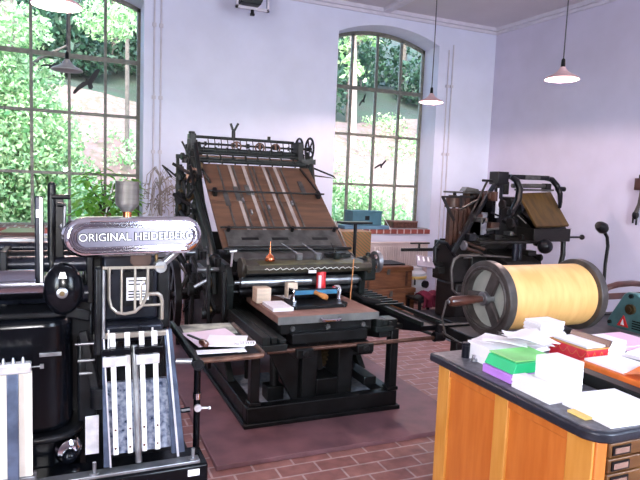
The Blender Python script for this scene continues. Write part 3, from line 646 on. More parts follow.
# ------------------------------------------------------------------ things lying on the press bed
ZB = .751
def block(x0, x1, y0, y1, h, label, z=ZB):
    o = solo('wood_block', MB().box(x0, x1, y0, y1, z, z+h), 'cream', label, 'block', 'pale blocks on the press bed', bev=.002); return o
block(1.197, 1.30, 3.82, 3.93, .105, 'pale block with a cream top at the left edge of the press bed')
block(1.442, 1.518, 3.87, 3.94, .128, 'tall pale block behind the crumpled paper on the press bed')
solo('paper_pad', MB().box(1.225, 1.365, 3.54, 3.78, ZB, ZB+.022), 'white', 'flat white paper pad on the left front of the press bed', 'paper')
solo('crumpled_paper', MB().sheet((1.455, 3.87, ZB+.001), .14, .17, .5, curl=.05, seed=3, nx=9, ny=9), 'white', 'crumpled white paper between the pale blocks and the inking slab', 'paper')
solo('inking_slab', MB().prism([(1.385, 3.56, ZB), (1.765, 3.57, ZB), (1.80, 3.62, ZB), (1.785, 3.86, ZB), (1.41, 3.86, ZB), (1.37, 3.62, ZB)], (0, 0, .022)), 'iron', 'dark inking slab lying on the brown press bed', 'slab', bev=.003)
r = thing('hand_roller', 'hand inking roller with a bright blue bar and chrome brackets on the dark slab', 'roller', (1.6, 3.72, ZB+.0225))
z = ZB+.023
part(r, 'roller', MB().cyl((1.44, 3.80, z+.035), (1.78, 3.80, z+.035), .035, n=24), 'blk2')
part(r, 'frame_bar', MB().box(1.43, 1.76, 3.715, 3.735, z+.045, z+.075), 'bluebar', bev=.003, label='bright blue frame bar')
for x in (1.425, 1.765): part(r, 'bracket', MB().box(x, x+.014, 3.715, 3.81, z, z+.085).box(x-.006, x+.02, 3.70, 3.72, z, z+.01), 'chrome', bev=.003)
part(r, 'end_cap', MB().cyl((1.78, 3.80, z+.05), (1.815, 3.80, z+.05), .04).box(1.775, 1.80, 3.74, 3.8, z, z+.08), 'bright', bev=.003)
part(r, 'grip', MB().lathe([(.0, 0), (.016, .004), (.013, .03), (.019, .06), (.021, .09), (.015, .11), (.0, .114)], (1.585, 3.715, z+.062), (.55, -.8, -.25), n=16), 'wood', label='orange wooden grip')
r = thing('spray_can', 'red spray can with white cap standing on the press bed', 'can', (1.725, 3.93, ZB))
part(r, 'can_body', MB().lathe([(.034, 0), (.036, .004), (.036, .19), (.028, .205), (0, .206)], (1.725, 3.93, ZB), n=28), 'red', label='red body')
part(r, 'printed_panel', MB().box(1.692, 1.712, 3.893, 3.91, ZB+.02, ZB+.17), 'pinkpale')
part(r, 'cap', MB().lathe([(.024, .206), (.024, .226), (.018, .232), (0, .232)], (1.725, 3.93, ZB), n=20), 'white', label='white cap')
r = thing('wooden_stick', 'thin brown stick leaning upright against the ink duct', 'stick', (1.91, 3.80, ZB))
part(r, 'rod', MB().cyl((1.91, 3.80, ZB), (1.955, 3.86, 1.045), .0045, n=8), 'wood')
# on the ink duct
ZD = 1.0265
r = thing('oil_can', 'small copper oil can with a long spout on the ink duct', 'oil can', (1.33, 3.96, ZD))
part(r, 'can_body', MB().lathe([(.034, 0), (.036, .004), (.036, .02), (.028, .036), (.014, .046), (.010, .055), (0, .055)], (1.33, 3.96, ZD), n=26), 'copper')
part(r, 'spout', MB().cyl((1.33, 3.96, ZD+.05), (1.332, 3.96, ZD+.14), .008, .003, n=12), 'copper')
def tin(x, m, lean, label):
    r = thing('oil_tin', label, 'tin', (x, 4.04, 1.0215), 'grey oil tins on the duct')
    part(r, 'cup', MB().lathe([(.026, 0), (.028, .003), (.030, .045), (.026, .05), (0, .05)], (x, 4.04, 1.0215), n=22), m)
    part(r, 'spout', MB().cyl((x, 4.04, 1.06), (x+lean, 4.10, 1.14), .006, .003, n=8), m)
tin(1.585, 'steel', -.12, 'grey oil tin with a slanting spout, nearer the copper can')
tin(1.74, 'steel', -.11, 'grey oil tin with a slanting spout, between its twin and the dark tin')
tin(1.90, 'irongrn', -.03, 'dark green oil tin at the right end of the row on the ink duct')
# ------------------------------------------------------------------ between press and back wall
def chest(z, y0, h, label, x0=3.42, x1=4.14):
    r = thing('wooden_chest', label, 'chest', ((x0+x1)/2, y0+.25, z), 'brown wooden chests')
    part(r, 'body', MB().box(x0, x1, y0, y0+.5, z, z+h-.06), 'chest', bev=.006)
    part(r, 'lid', MB().box(x0-.012, x1+.012, y0-.012, y0+.512, z+h-.058, z+h), 'chest', bev=.008)
    for x in (x0+.06, x1-.10): part(r, 'iron_strap', MB().box(x, x+.035, y0-.006, y0+.02, z+.02, z+h-.065), 'rust')
    part(r, 'hasp', MB().box((x0+x1)/2-.02, (x0+x1)/2+.02, y0-.02, y0, z+h-.10, z+h-.03), 'plate')
chest(.001, 6.38, .29, 'brown wooden chest on the brick floor, bottom of the stack by the radiator')
chest(.292, 6.40, .28, 'brown wooden chest on top of another chest by the radiator', 3.38, 4.10)
solo('dark_board', MB().box(3.62, 4.05, 6.50, 6.86, .573, .592), 'iron', 'thin dark board lying on the upper brown chest', 'board', bev=.003)
def carton(z, h, label):
    r = thing('carton', label, 'box', (3.5, 7.08, z), 'printed cartons')
    part(r, 'body', MB().box(3.22, 3.76, 6.93, 7.25, z, z+h), 'carton', bev=.004)
    part(r, 'flap', MB().box(3.22, 3.76, 6.93, 7.085, z+h+.001, z+h+.006).box(3.22, 3.76, 7.09, 7.25, z+h+.001, z+h+.006), 'cartedge')
carton(.001, .48, 'striped printed cardboard carton on the floor, under another carton by the sill')
carton(.489, .48, 'striped printed cardboard carton below the sill, the upper of two')
r = thing('sheet_stand', 'black stand with a flat top on a single post before the striped carton', 'stand', (3.0, 5.9, 0))
part(r, 'top_plate', MB().box(2.79, 3.17, 5.82, 5.98, 1.155, 1.18), 'blk2', bev=.004)
part(r, 'post', MB().cyl((2.99, 5.9, .03), (2.99, 5.9, 1.16), .02, n=14), 'blk2')
part(r, 'foot', MB().bar((2.80, 5.9, .018), (3.18, 5.9, .018), .05, .034).bar((2.99, 5.72, .018), (2.99, 6.08, .018), .05, .034), 'blk2', bev=.005)
# vacuum cleaner
r = thing('vacuum_cleaner', 'white drum vacuum cleaner with a yellow band by the radiator', 'vacuum cleaner', (4.39, 6.82, 0))
c = (4.39, 6.82, .055)
part(r, 'tank', MB().lathe([(.0, 0), (.165, 0), (.175, .02), (.178, .31), (0, .31)], c, n=36), 'vac')
part(r, 'rim_band', MB().lathe([(.181, .29), (.183, .295), (.183, .325), (.181, .33), (.1, .33), (.1, .29), (.181, .29)], c, n=36), 'yellow', label='yellow rim band')
part(r, 'head', MB().lathe([(.176, .332), (.17, .37), (.12, .40), (.11, .44), (.0, .45)], c, n=36), 'vac')
part(r, 'hose_port', MB().cyl((4.46, 6.66, .28), (4.47, 6.61, .28), .05), 'blk2')
part(r, 'latch', MB().box(4.305, 4.345, 6.655, 6.675, .27, .37), 'blk2')
for a in (0, 1, 2, 3): part(r, 'castor', MB().sph((4.39+.13*math.cos(a*PI/2+.7), 6.82+.13*math.sin(a*PI/2+.7), .028), .027), 'blk2')
part(r, 'power_cord', MB().tube([(4.42, 6.64, .06), (4.48, 6.55, .012), (4.36, 6.48, .012), (4.30, 6.52, .012)], .009, 6), 'blk2')
r = thing('low_stool', 'low dark iron stool under the dark red cloth', 'stool', (4.18, 6.2, 0))
part(r, 'seat', MB().box(4.0, 4.36, 6.05, 6.37, .17, .20), 'iron', bev=.004)
for x in (4.01, 4.32):
    for y in (6.06, 6.33): part(r, 'leg', MB().box(x, x+.03, y, y+.03, 0, .17), 'iron')
cl = MB(); n = 14; vs = []; fs = []
for lay in (0, .006):
    for i in range(n+1):
        for j in range(n+1):
            x = 4.04+.30*i/n; v = j/n
            y, z = (6.04-.002, .10+.12*(v/.35)) if v < .35 else (6.04+(v-.35)*.35, .22+.05*math.sin((v-.35)*4.8)+.025*math.sin(i*.9+v*5))
            vs.append((x+.02*math.sin(v*7), y-.016*math.sin(i*1.4)*(v < .35)-lay, z+lay))
g = lambda i, j, l: l*(n+1)**2+i*(n+1)+j
for l in (0, 1):
    for i in range(n):
        for j in range(n): fs.append((g(i, j, l), g(i+1, j, l), g(i+1, j+1, l), g(i, j+1, l)))
for i in range(n): fs += [(g(i, 0, 0), g(i+1, 0, 0), g(i+1, 0, 1), g(i, 0, 1)), (g(i, n, 0), g(i+1, n, 0), g(i+1, n, 1), g(i, n, 1)), (g(0, i, 0), g(0, i+1, 0), g(0, i+1, 1), g(0, i, 1)), (g(n, i, 0), g(n, i+1, 0), g(n, i+1, 1), g(n, i, 1))]
solo('dark_red_cloth', cl.add(vs, fs), 'maroon', 'dark red cloth draped over a low stool in front of the vacuum cleaner', 'cloth')
# on the sill
ZS1 = ZS+.066
r = thing('flat_case', 'light blue flat case lying on the right window sill under the blue box', 'case', (3.93, 7.5, ZS1))
part(r, 'body', MB().box(3.56, 4.28, 7.36, 7.62, ZS1, ZS1+.05), 'bluelt', bev=.005)
r = thing('blue_box', 'blue grey storage box with a dark badge on the right window sill', 'box', (3.88, 7.52, ZS1+.051))
part(r, 'body', MB().box(3.70, 4.17, 7.40, 7.66, ZS1+.051, ZS1+.235), 'blue', bev=.006)
part(r, 'lid', MB().box(3.692, 4.178, 7.392, 7.668, ZS1+.236, ZS1+.262), 'blue', bev=.006)
part(r, 'badge', MB().box(3.90, 3.97, 7.396, 7.40, ZS1+.13, ZS1+.19), 'blk2')
part(r, 'clasp', MB().box(4.178, 4.20, 7.48, 7.56, ZS1+.18, ZS1+.25), 'bluelt')
r = thing('brown_case', 'brown wooden case with a dark front on the right end of the sill', 'case', (4.6, 7.5, ZS1))
part(r, 'body', MB().box(4.38, 4.80, 7.42, 7.68, ZS1+.016, ZS1+.10), 'rust', bev=.004)
part(r, 'lid', MB().box(4.375, 4.805, 7.415, 7.685, ZS1+.101, ZS1+.118), 'bedtop', bev=.003)
part(r, 'base_board', MB().box(4.34, 4.97, 7.40, 7.70, ZS1, ZS1+.015), 'grey')
r = thing('white_tool', 'white bent strip leaning against the blue box on the sill', 'strip', (4.27, 7.45, ZS1))
part(r, 'strip', MB().bar((4.205, 7.44, ZS1+.20), (4.325, 7.40, ZS1+.004), .03, .006).bar((4.24, 7.39, ZS1+.005), (4.325, 7.38, ZS1+.005), .035, .008), 'white')
solo('plant_pot', MB().lathe([(.0, 0), (.045, 0), (.06, .085), (.066, .085), (.066, .10), (.05, .10), (.048, .07), (.0, .07)], (3.47, 7.5, ZS1), n=24), 'shadegrey', 'small dark empty pot at the left end of the right window sill', 'pot')
# red cupboard with brown box behind the left machine
r = thing('low_cupboard', 'low dark brown cupboard behind the left printing machine', 'cupboard', (1.42, 6.5, 0))
part(r, 'body', MB().box(1.22, 1.66, 6.25, 6.75, 0, .745), 'dkwood', bev=.006)
part(r, 'door', MB().box(1.25, 1.63, 6.235, 6.249, .05, .70), 'dkwood', bev=.003)
solo('red_board', MB().box(1.21, 1.64, 6.26, 6.72, .746, .785), 'red', 'flat red board on the low cupboard, under the orange brown box', 'board', bev=.003)
solo('brown_box', MB().box(1.23, 1.58, 6.30, 6.65, .786, .92), 'orange', 'orange brown box on a red board behind the left printing machine', 'box', bev=.004)

# ------------------------------------------------------------------ the type caster by the right corner
cas = thing('casting_machine', 'dark casting machine with a bronze slanted magazine in the right corner', 'casting machine', (4.6, 5.5, 0))
C_ = lambda n, mb, m, **k: part(cas, n, mb, m, **k)
C_('base', MB().box(3.86, 5.3, 5.15, 5.95, 0, .10).box(3.80, 4.1, 5.05, 5.3, 0, .16), 'caster', bev=.01)
C_('column', MB().box(4.25, 5.05, 5.40, 5.90, .10, 1.05), 'caster', bev=.015)
C_('motor_box', MB().box(4.02, 4.30, 5.35, 5.75, .10, .52), 'caster', bev=.02)
C_('left_column', MB().box(4.03, 4.3, 5.45, 5.85, .52, .98), 'caster', bev=.01)
C_('keyboard', MB().prism([(4.45, 5.0, .72), (4.45, 5.4, .72), (4.45, 5.4, .92), (4.45, 5.05, .80)], (.5, 0, 0)), 'caster', bev=.008)
C_('back_body', MB().box(4.35, 5.25, 5.62, 5.86, 1.0, 1.52).box(4.62, 5.2, 5.45, 5.62, 1.05, 1.40), 'caster', bev=.02)
C_('work_shelf', MB().box(4.15, 5.15, 5.15, 5.45, 1.0, 1.03), 'caster', bev=.005)
wf_ = [(3.83, 5.18, .60), (3.81, 5.18, .72), (3.84, 5.18, .83), (3.92, 5.18, .87), (4.2, 5.18, .87), (4.6, 5.18, .84), (4.62, 5.18, .80), (4.60, 5.18, .55)]
C_('guard_loop', MB().tube(wf_, .016, 8).tube([(3.83, 5.18, .60), (3.84, 5.18, .50), (3.90, 5.18, .45), (4.05, 5.18, .44)], .014, 8), 'wheel', label='bent grey guard rod')
# magazine
def slab(pts, off, n=(0, .71, -.71)): v_ = Vector(n)*off; return MB().prism(pts, v_)
C_('magazine', slab([(4.96, 5.50, 1.57), (5.46, 5.50, 1.60), (5.46, 5.17, 1.215), (4.96, 5.17, 1.20)], .03), 'magaz', bev=.003, label='slanted bronze magazine plate')
C_('magazine_base', MB().prism([(4.94, 5.17, 1.17), (4.94, 5.50, 1.12), (4.94, 5.62, 1.50), (4.94, 5.20, 1.15)], (.54, 0, 0)).box(4.92, 5.48, 5.16, 5.5, 1.02, 1.17), 'caster', bev=.005)
top = [(4.50, 5.45, 1.74), (4.7, 5.45, 1.765), (5.2, 5.45, 1.765), (5.42, 5.45, 1.75)]
C_('top_beam', MB().bar((4.587, 5.45, 1.755), (5.335, 5.45, 1.765), .09, .055), 'blk2', bev=.01)
C_('top_badge', MB().box(4.953, 5.182, 5.398, 5.404, 1.74, 1.785), 'plate')
C_('curved_arm', MB().tube([(5.301, 5.45, 1.765), (5.403, 5.44, 1.75), (5.471, 5.42, 1.68), (5.492, 5.38, 1.58), (5.463, 5.34, 1.48), (5.420, 5.30, 1.42)], [.03, .033, .034, .032, .026, .02], 10), 'blk2')
C_('arm_boss', MB().cyl((5.454, 5.40, 1.64), (5.573, 5.40, 1.64), .03), 'blk2')
C_('curved_arm', MB().tube([(4.706, 5.38, 1.76), (4.783, 5.36, 1.72), (4.825, 5.34, 1.62), (4.791, 5.32, 1.48), (4.689, 5.30, 1.34), (4.570, 5.28, 1.24)], [.03, .036, .04, .04, .035, .03], 10), 'blk2')
C_('crosshead', MB().box(4.502, 4.655, 5.34, 5.50, 1.66, 1.81), 'blk2', bev=.008)
C_('vertical_slide', MB().box(4.570, 4.634, 5.40, 5.48, 1.02, 1.68), 'blk2', bev=.005)
C_('magazine_roller', MB().cyl((4.825, 5.47, 1.655), (5.386, 5.47, 1.67), .026).cyl((4.825, 5.42, 1.61), (5.420, 5.42, 1.62), .012), 'plate')
C_('roller_bracket', MB().box(5.318, 5.386, 5.42, 5.52, 1.60, 1.70), 'caster', bev=.008); C_('roller_bracket', MB().box(4.672, 4.740, 5.42, 5.5, 1.55, 1.70), 'caster', bev=.008)
C_('diagonal_bar', MB().bar((3.90, 5.30, .88), (4.47, 5.36, 1.66), .035, .045), 'blk2', bev=.004, label='long black diagonal bar')
C_('diagonal_rod', MB().cyl((4.06, 5.36, 1.10), (4.40, 5.40, 1.70), .013).cyl((4.33, 5.40, 1.70), (4.46, 5.40, 1.70), .014), 'caster')
C_('top_strut', MB().bar((3.79, 5.4, 1.50), (4.22, 5.4, 1.51), .02, .022), 'caster')
C_('top_strut', MB().bar((3.80, 5.4, 1.50), (3.97, 5.4, 1.24), .02, .028), 'caster')
C_('top_strut', MB().bar((4.12, 5.42, 1.50), (4.20, 5.42, 1.28), .02, .02), 'castbr')
C_('ribbed_panel', MB().box(3.965, 4.27, 5.50, 5.54, .95, 1.37), 'castbr', bev=.004, label='rusty brown ribbed panel')
for i in range(5): C_('panel_rib', MB().box(3.97+i*.063, 4.005+i*.063, 5.475, 5.50, .96, 1.345), 'castbr', bev=.003)
C_('pot_cover', MB().cyl((4.08, 5.6, 1.38), (4.08, 5.6, 1.50), .09, .075).cyl((4.08, 5.6, 1.50), (4.08, 5.6, 1.52), .05), 'castbr', bev=.004)
C_('upper_tray', MB().box(4.05, 4.42, 5.5, 5.75, 1.545, 1.565).prism([(4.2, 5.55, 1.57), (4.42, 5.55, 1.57), (4.40, 5.55, 1.60), (4.24, 5.55, 1.62)], (0, .1, 0)), 'plate', bev=.004)
C_('tray_post', MB().box(4.10, 4.13, 5.6, 5.63, 1.36, 1.545).box(4.34, 4.37, 5.6, 5.63, 1.05, 1.545), 'caster')
C_('back_panel', MB().box(4.26, 4.62, 5.62, 5.66, 1.05, 1.58), 'castbr', bev=.004)
C_('steel_plate', MB().box(4.32, 4.40, 5.36, 5.375, 1.08, 1.34), 'steel', bev=.002)
C_('steel_plate', MB().box(4.485, 4.535, 5.33, 5.34, 1.28, 1.50).box(4.50, 4.52, 5.33, 5.34, 1.50, 1.62), 'bright', bev=.002)
C_('side_lever', MB().cyl((5.40, 5.38, 1.05), (5.88, 5.38, 1.05), .012).sph((5.91, 5.38, 1.05), .034), 'blk2')
C_('ball_knob', MB().sph((4.98, 5.04, .98), .085).cyl((4.98, 5.04, .98), (4.98, 5.2, 1.0), .03), 'blk2')
C_('right_bracket', MB().tube([(5.44, 5.3, 1.1), (5.50, 5.28, 1.0), (5.49, 5.26, .85), (5.44, 5.24, .72)], .03, 8), 'caster')
C_('arched_bracket', MB().tube([(3.76, 5.42, .78), (3.75, 5.42, .93), (3.80, 5.42, .99), (3.90, 5.42, .98), (3.98, 5.42, .88), (4.05, 5.42, .80)], .022, 8), 'blk2')
C_('hose', MB().tube([(4.02, 5.35, 1.0), (4.10, 5.28, .93), (4.2, 5.25, .90), (4.3, 5.28, .86)], .02, 8).tube([(4.10, 5.36, 1.0), (4.2, 5.27, .96), (4.3, 5.25, .93)], .018, 8), 'castbr')
C_('galley_arm', MB().bar((3.52, 5.75, .87), (4.12, 5.75, .87), .03, .035).bar((3.76, 5.75, .87), (3.76, 5.75, .94), .02, .02).bar((3.64, 5.75, .945), (3.90, 5.75, .945), .02, .018), 'caster', bev=.003)
C_('galley_plate', MB().hexa([(3.58, 5.50, .71), (3.82, 5.50, .68), (3.86, 5.66, .78), (3.66, 5.66, .81)], [(3.58, 5.49, .725), (3.82, 5.49, .695), (3.86, 5.65, .795), (3.66, 5.65, .825)]), 'lilac', bev=.002, label='sloping grey plate with white highlight bars')
for x in (3.645, 3.71, 3.775): C_('plate_highlight', MB().bar((x, 5.56, .773-(x-3.6)*.11), (x+.025, 5.62, .811-(x-3.6)*.11), .018, .012), 'white')  # white bars stand in for three highlights on the plate
C_('plate_arm', MB().bar((3.80, 5.62, .745), (4.10, 5.66, .70), .03, .04), 'caster')
C_('arm_post', MB().box(4.06, 4.12, 5.72, 5.78, .10, 1.0).box(3.94, 4.12, 5.6, 5.72, .60, .68), 'caster', bev=.004)
C_('footboard', MB().box(3.72, 4.3, 4.98, 5.04, .03, .10).box(3.72, 3.80, 5.04, 5.6, .03, .14), 'caster', bev=.006)
rnd = random.Random(21)
for i in range(60):
    x = rnd.uniform(4.0, 5.2); z = rnd.uniform(.66, 1.50); y = rnd.uniform(5.14, 5.45); k = rnd.random()
    if z > 1.05 and x > 4.85: x -= .5
    m = rnd.choice(['caster', 'caster', 'caster', 'castbr', 'plate', 'blk2', 'blk2', 'steel'])
    if k < .45: C_('link_rod', MB().cyl((x, y, z), (x+rnd.uniform(-.18, .18), y+rnd.uniform(0, .12), z+rnd.uniform(-.12, .12)), rnd.uniform(.008, .016), n=8), m)
    elif k < .75: C_('bracket', MB().box(x, x+rnd.uniform(.04, .12), y, y+.12, z, z+rnd.uniform(.04, .12)), m, bev=.005)
    else: C_('cam_disc', MB().cyl((x, y, z), (x+.03, y, z), rnd.uniform(.03, .06)), m, bev=.003)
C_('dark_tubes', MB().cyl((4.62, 5.12, .60), (4.62, 5.12, 1.0), .03), 'navy')
C_('dark_tubes', MB().cyl((4.70, 5.14, .60), (4.70, 5.14, 1.0), .03), 'navy')

# ------------------------------------------------------------------ drum proof press on its iron bed
dr = thing('drum_press', 'proof press with a big yellow drum between two dark spoked wheels', 'proof press', (2.75, 2.8, 0))
D_ = lambda n, mb, m, **k: part(dr, n, mb, m, **k)
D_('bed', MB().box(2.26, 3.95, 2.28, 3.12, .62, .70), 'iron', bev=.008, label='dark grey iron bed')
for y in (2.28, 3.07): D_('bed_rail', MB().box(2.22, 3.96, y, y+.05, .70, .712), 'iron', bev=.003)
for x in (2.30, 3.8):
    for y in (2.5, 3.02): D_('leg', MB().box(x, x+.07, y, y+.07, 0, .62), 'caster', bev=.006)
D_('lower_shelf', MB().box(2.3, 3.87, 2.5, 3.09, .20, .23), 'caster')
AX = (1, 0, 0); cy, cz = 2.79, .943
D_('drum', MB().cyl((2.36, cy, cz), (3.03, cy, cz), .198, n=64), 'drum', label='yellow drum skin')
for x, nm in ((2.335, 0), (3.055, 1)):
    w_ = D_('wheel', MB().ring((x, cy, cz), AX, .229, .056, .055, 56).ring((x-.022, cy, cz), AX, .197, .012, .03, 56), 'wheel', bev=.005)
    part(w_, 'spoke', MB().spokes((x-.005, cy, cz), AX, .035, .18, 3, .07, .028, 1.22), 'wheel', bev=.006)
    part(w_, 'hub', MB().cyl((x-.045, cy, cz), (x+.02, cy, cz), .042).cyl((x-.05, cy, cz), (x-.045, cy, cz), .02), 'steel', bev=.004)
D_('inner_disc', MB().cyl((2.352, cy, cz), (2.36, cy, cz), .19, n=48), 'wheelin', label='pale inner disc behind the spokes')
D_('handle', MB().lathe([(.018, 0), (.021, .02), (.027, .07), (.031, .14), (.031, .19), (.026, .225), (.012, .236), (0, .237)], (2.285, cy, cz), (-1, .0, -.035), n=24), 'dkwood', label='brown turned crank handle')
D_('handle_cap', MB().cyl((2.05, cy, cz-.008), (2.043, cy, cz-.009), .013), 'steel')
for x, y in ((2.50, 2.30), (3.20, 2.88)): D_('stop_block', MB().box(x-.05, x+.03, y-.015, y+.015, .713, .745), 'red', bev=.006, label='red stop block')
D_('impression_lever', MB().cyl((2.28, 2.62, .712), (2.30, 2.62, .78), .02).cyl((2.24, 2.60, .74), (2.34, 2.64, .74), .025), 'wheel')
D_('hand_crank_rod', MB().tube([(2.07, 2.84, .93), (2.06, 2.86, .82), (2.09, 2.86, .72), (2.2, 2.86, .66), (2.28, 2.86, .65)], .006, 8), 'wheel')

# teal machine at the end of the bed
te = thing('guillotine_head', 'teal triangular machine frame with a warning triangle at the right edge', 'machine', (3.45, 2.55, .7125))
T_ = lambda n, mb, m, **k: part(te, n, mb, m, **k)
xf_ = 3.36
def yz(pts, x, t): return MB().prism([(x, y, z) for y, z in pts], (t, 0, 0))
AF = [(2.79, .7125), (2.40, .7125), (2.40, .76), (2.56, .95), (2.59, .97), (2.65, .97), (2.68, .95), (2.79, .76)]
T_('front_frame', yz(AF, xf_, .045), 'teal', bev=.008)
T_('rear_frame', yz(AF, xf_+.36, .045), 'teal', bev=.008)
T_('cross_tube', MB().cyl((xf_+.04, 2.62, .94), (xf_+.37, 2.62, .935), .026), 'irongrn')
T_('tie_bar', MB().box(xf_+.04, xf_+.37, 2.43, 2.49, .74, .80), 'irongrn', bev=.006)
T_('bearing', MB().cyl((xf_, 2.615, .86), (xf_-.02, 2.615, .86), .034).cyl((xf_, 2.615, .86), (xf_-.03, 2.615, .86), .018), 'brass')
T_('top_bolt', MB().cyl((xf_, 2.62, .945), (xf_-.014, 2.62, .945), .016, n=6), 'irongrn')
for i in range(4): T_('louvre', MB().box(xf_-.004, xf_+.002, 2.47, 2.60, .735+i*.016, .743+i*.016), 'blk2')
T_('bolt', MB().cyl((xf_, 2.765, .745), (xf_-.014, 2.765, .745), .014, n=6), 'irongrn'); T_('bolt', MB().cyl((xf_, 2.43, .745), (xf_-.014, 2.43, .745), .014, n=6), 'irongrn')
wt = T_('warning_triangle', yz([(2.71, .735), (2.625, .735), (2.667, .81)], xf_-.005, .005), 'red', label='red warning triangle sticker')
part(wt, 'triangle_mark', yz([(2.682, .745), (2.656, .745), (2.668, .785)], xf_-.007, .002), 'white')

# bentwood chair, floor lamp, wall tool
ch_ = thing('bentwood_chair', 'dark red brown bentwood chair by the right wall behind the yellow drum', 'chair', (4.62, 3.85, 0))
H_ = lambda n, mb, m='dkwood', **k: part(ch_, n, mb, m, **k)
H_('seat', MB().lathe([(.0, .435), (.19, .435), (.205, .445), (.205, .46), (.19, .468), (0, .462)], (4.62, 3.88, 0), n=36), bev=.002)
H_('seat_ring', MB().torus((4.62, 3.88, .37), (0, 0, 1), .165, .012))
for a in (.8, 2.35, 3.9, 5.5): H_('leg', MB().tube([(4.62+.17*math.cos(a), 3.88+.17*math.sin(a), .44), (4.62+.19*math.cos(a), 3.88+.19*math.sin(a), .2), (4.62+.23*math.cos(a), 3.88+.23*math.sin(a), 0)], [.018, .016, .013], 8))
H_('backrest_hoop', MB().tube([(4.36, 3.78, .44), (4.32, 3.70, .60), (4.30, 3.65, .72), (4.34, 3.63, .785), (4.45, 3.62, .81), (4.62, 3.62, .815), (4.78, 3.63, .80), (4.90, 3.65, .75), (4.94, 3.68, .66), (4.88, 3.78, .44)], .027, 10))
H_('back_rail', MB().bar((4.31, 3.65, .70), (4.93, 3.66, .695), .02, .055), bev=.004)
lm = thing('floor_lamp', 'black floor lamp with a bent neck against the right wall', 'lamp', (4.98, 4.2, 0))
part(lm, 'base', MB().lathe([(0, 0), (.13, 0), (.13, .02), (.03, .035), (.02, .05), (0, .05)], (4.98, 4.2, 0)), 'blk2')
part(lm, 'stem', MB().tube([(4.98, 4.2, .04), (4.97, 4.2, .5), (4.96, 4.2, .9), (4.975, 4.2, 1.08), (4.955, 4.2, 1.17), (4.90, 4.2, 1.235)], .017, 10), 'blk2')
part(lm, 'lamp_head', MB().lathe([(.0, -.05), (.045, -.045), (.058, -.01), (.05, .045), (.035, .075), (0, .08)], (4.875, 4.2, 1.265), (-.8, -.1, .35), n=24), 'blk2')
tx, ty = rwx(4.84), 4.84
r = thing('wall_tool', 'dark hanging clamp tool on a brown wooden block on the right wall', 'tool', (tx-.03, ty, 1.25))
part(r, 'wall_block', MB().box(tx-.075, tx-.004, ty-.16, ty+.03, 1.66, 1.80), 'dkwood', bev=.005)
part(r, 'peg', MB().cyl((tx-.05, ty-.02, 1.80), (tx-.05, ty-.02, 1.84), .012), 'blk2')
part(r, 'shank', MB().tube([(tx-.05, ty-.06, 1.67), (tx-.05, ty-.04, 1.5), (tx-.05, ty-.01, 1.40)], [.022, .02, .026], 10), 'wheel')
part(r, 'jaw', MB().sph((tx-.05, ty-.005, 1.365), .042, (.7, 1, 1.2)).box(tx-.06, tx-.04, ty-.03, ty-.015, 1.25, 1.36).box(tx-.06, tx-.04, ty+.015, ty+.03, 1.27, 1.36), 'blk2', bev=.003)
# ------------------------------------------------------------------ the black platen press, left foreground
wm = thing('platen_press', 'glossy black platen press with a chrome nameplate in the left foreground', 'printing press', (-.2, 2.6, 0))
B_ = lambda n, mb, m, **k: part(wm, n, mb, m, **k)
def rp(x0, x1, y0, y1, r, z, n=8):      # rounded rectangle outline
    o = []
    for cx, cy, a in ((x1-r, y1-r, 0), (x0+r, y1-r, 90), (x0+r, y0+r, 180), (x1-r, y0+r, 270)):
        for i in range(n+1): t = math.radians(a+90*i/n); o.append((cx+r*math.cos(t), cy+r*math.sin(t), z))
    return o
B_('machine_base', MB().prism(rp(-1.05, .04, 2.36, 3.1, .12, 0), (0, 0, .60)), 'blk', bev=.02, seg=3)
B_('base_lip', MB().prism(rp(-1.0, .055, 2.28, 2.95, .14, .60), (0, 0, .028)), 'blk2', bev=.01)
B_('body_cover', MB().prism(rp(-.95, .012, 2.30, 2.9, .10, .628), (0, 0, .445)), 'blk', bev=.035, seg=4, label='glossy black rounded cover')
B_('cover_rim', MB().prism(rp(-.97, .02, 2.29, 2.9, .08, 1.074), (0, 0, .02)), 'blk2', bev=.006)
B_('name_strip', MB().box(-.10, -.026, 2.292, 2.300, .930, .944), 'steel', bev=.001)
part(B_('chrome_knob', MB().lathe([(.046, 0), (.052, .012), (.044, .03), (.03, .036), (0, .036)], (-.005, 2.37, .535), (.25, -1, .05), n=28), 'chrome'), 'ball', MB().sph((.0, 2.325, .525), .028), 'blk')
# ink table, rollers
B_('roller_table', MB().box(-.9, .06, 2.45, 2.95, 1.096, 1.16), 'blk2', bev=.01)
B_('chrome_drum', MB().cyl((-.75, 2.38, 1.185), (-.088, 2.38, 1.185), .056, n=32), 'darkchrome', label='chrome ink drum')
B_('drum_cap', MB().cyl((-.088, 2.38, 1.185), (-.07, 2.38, 1.185), .03), 'steel')
for y, z, r, m in ((2.50, 1.243, .032, 'navy'), (2.58, 1.262, .026, 'blk2'), (2.66, 1.29, .024, 'navy'), (2.46, 1.13, .036, 'navy')):
    B_('ink_roller', MB().cyl((-.85, y, z), (.07, y, z), r, n=24), m)
B_('ink_fountain', MB().box(-.85, .05, 2.70, 2.82, 1.285, 1.325), 'steel', bev=.004)
B_('fountain_blade', MB().box(-.85, .06, 2.685, 2.70, 1.27, 1.30), 'bright', bev=.002)
B_('wooden_lid', MB().hexa([(-.28, 2.76, 1.327), (-.10, 2.76, 1.327), (-.10, 2.9, 1.327), (-.25, 2.9, 1.327)], [(-.275, 2.765, 1.342), (-.10, 2.765, 1.342), (-.10, 2.9, 1.35), (-.245, 2.9, 1.35)]), 'dkwood', bev=.002)
for x in (-.225, .075): B_('roller_bracket', MB().box(x-.012, x+.012, 2.44, 2.72, 1.09, 1.30), 'blk2', bev=.005)
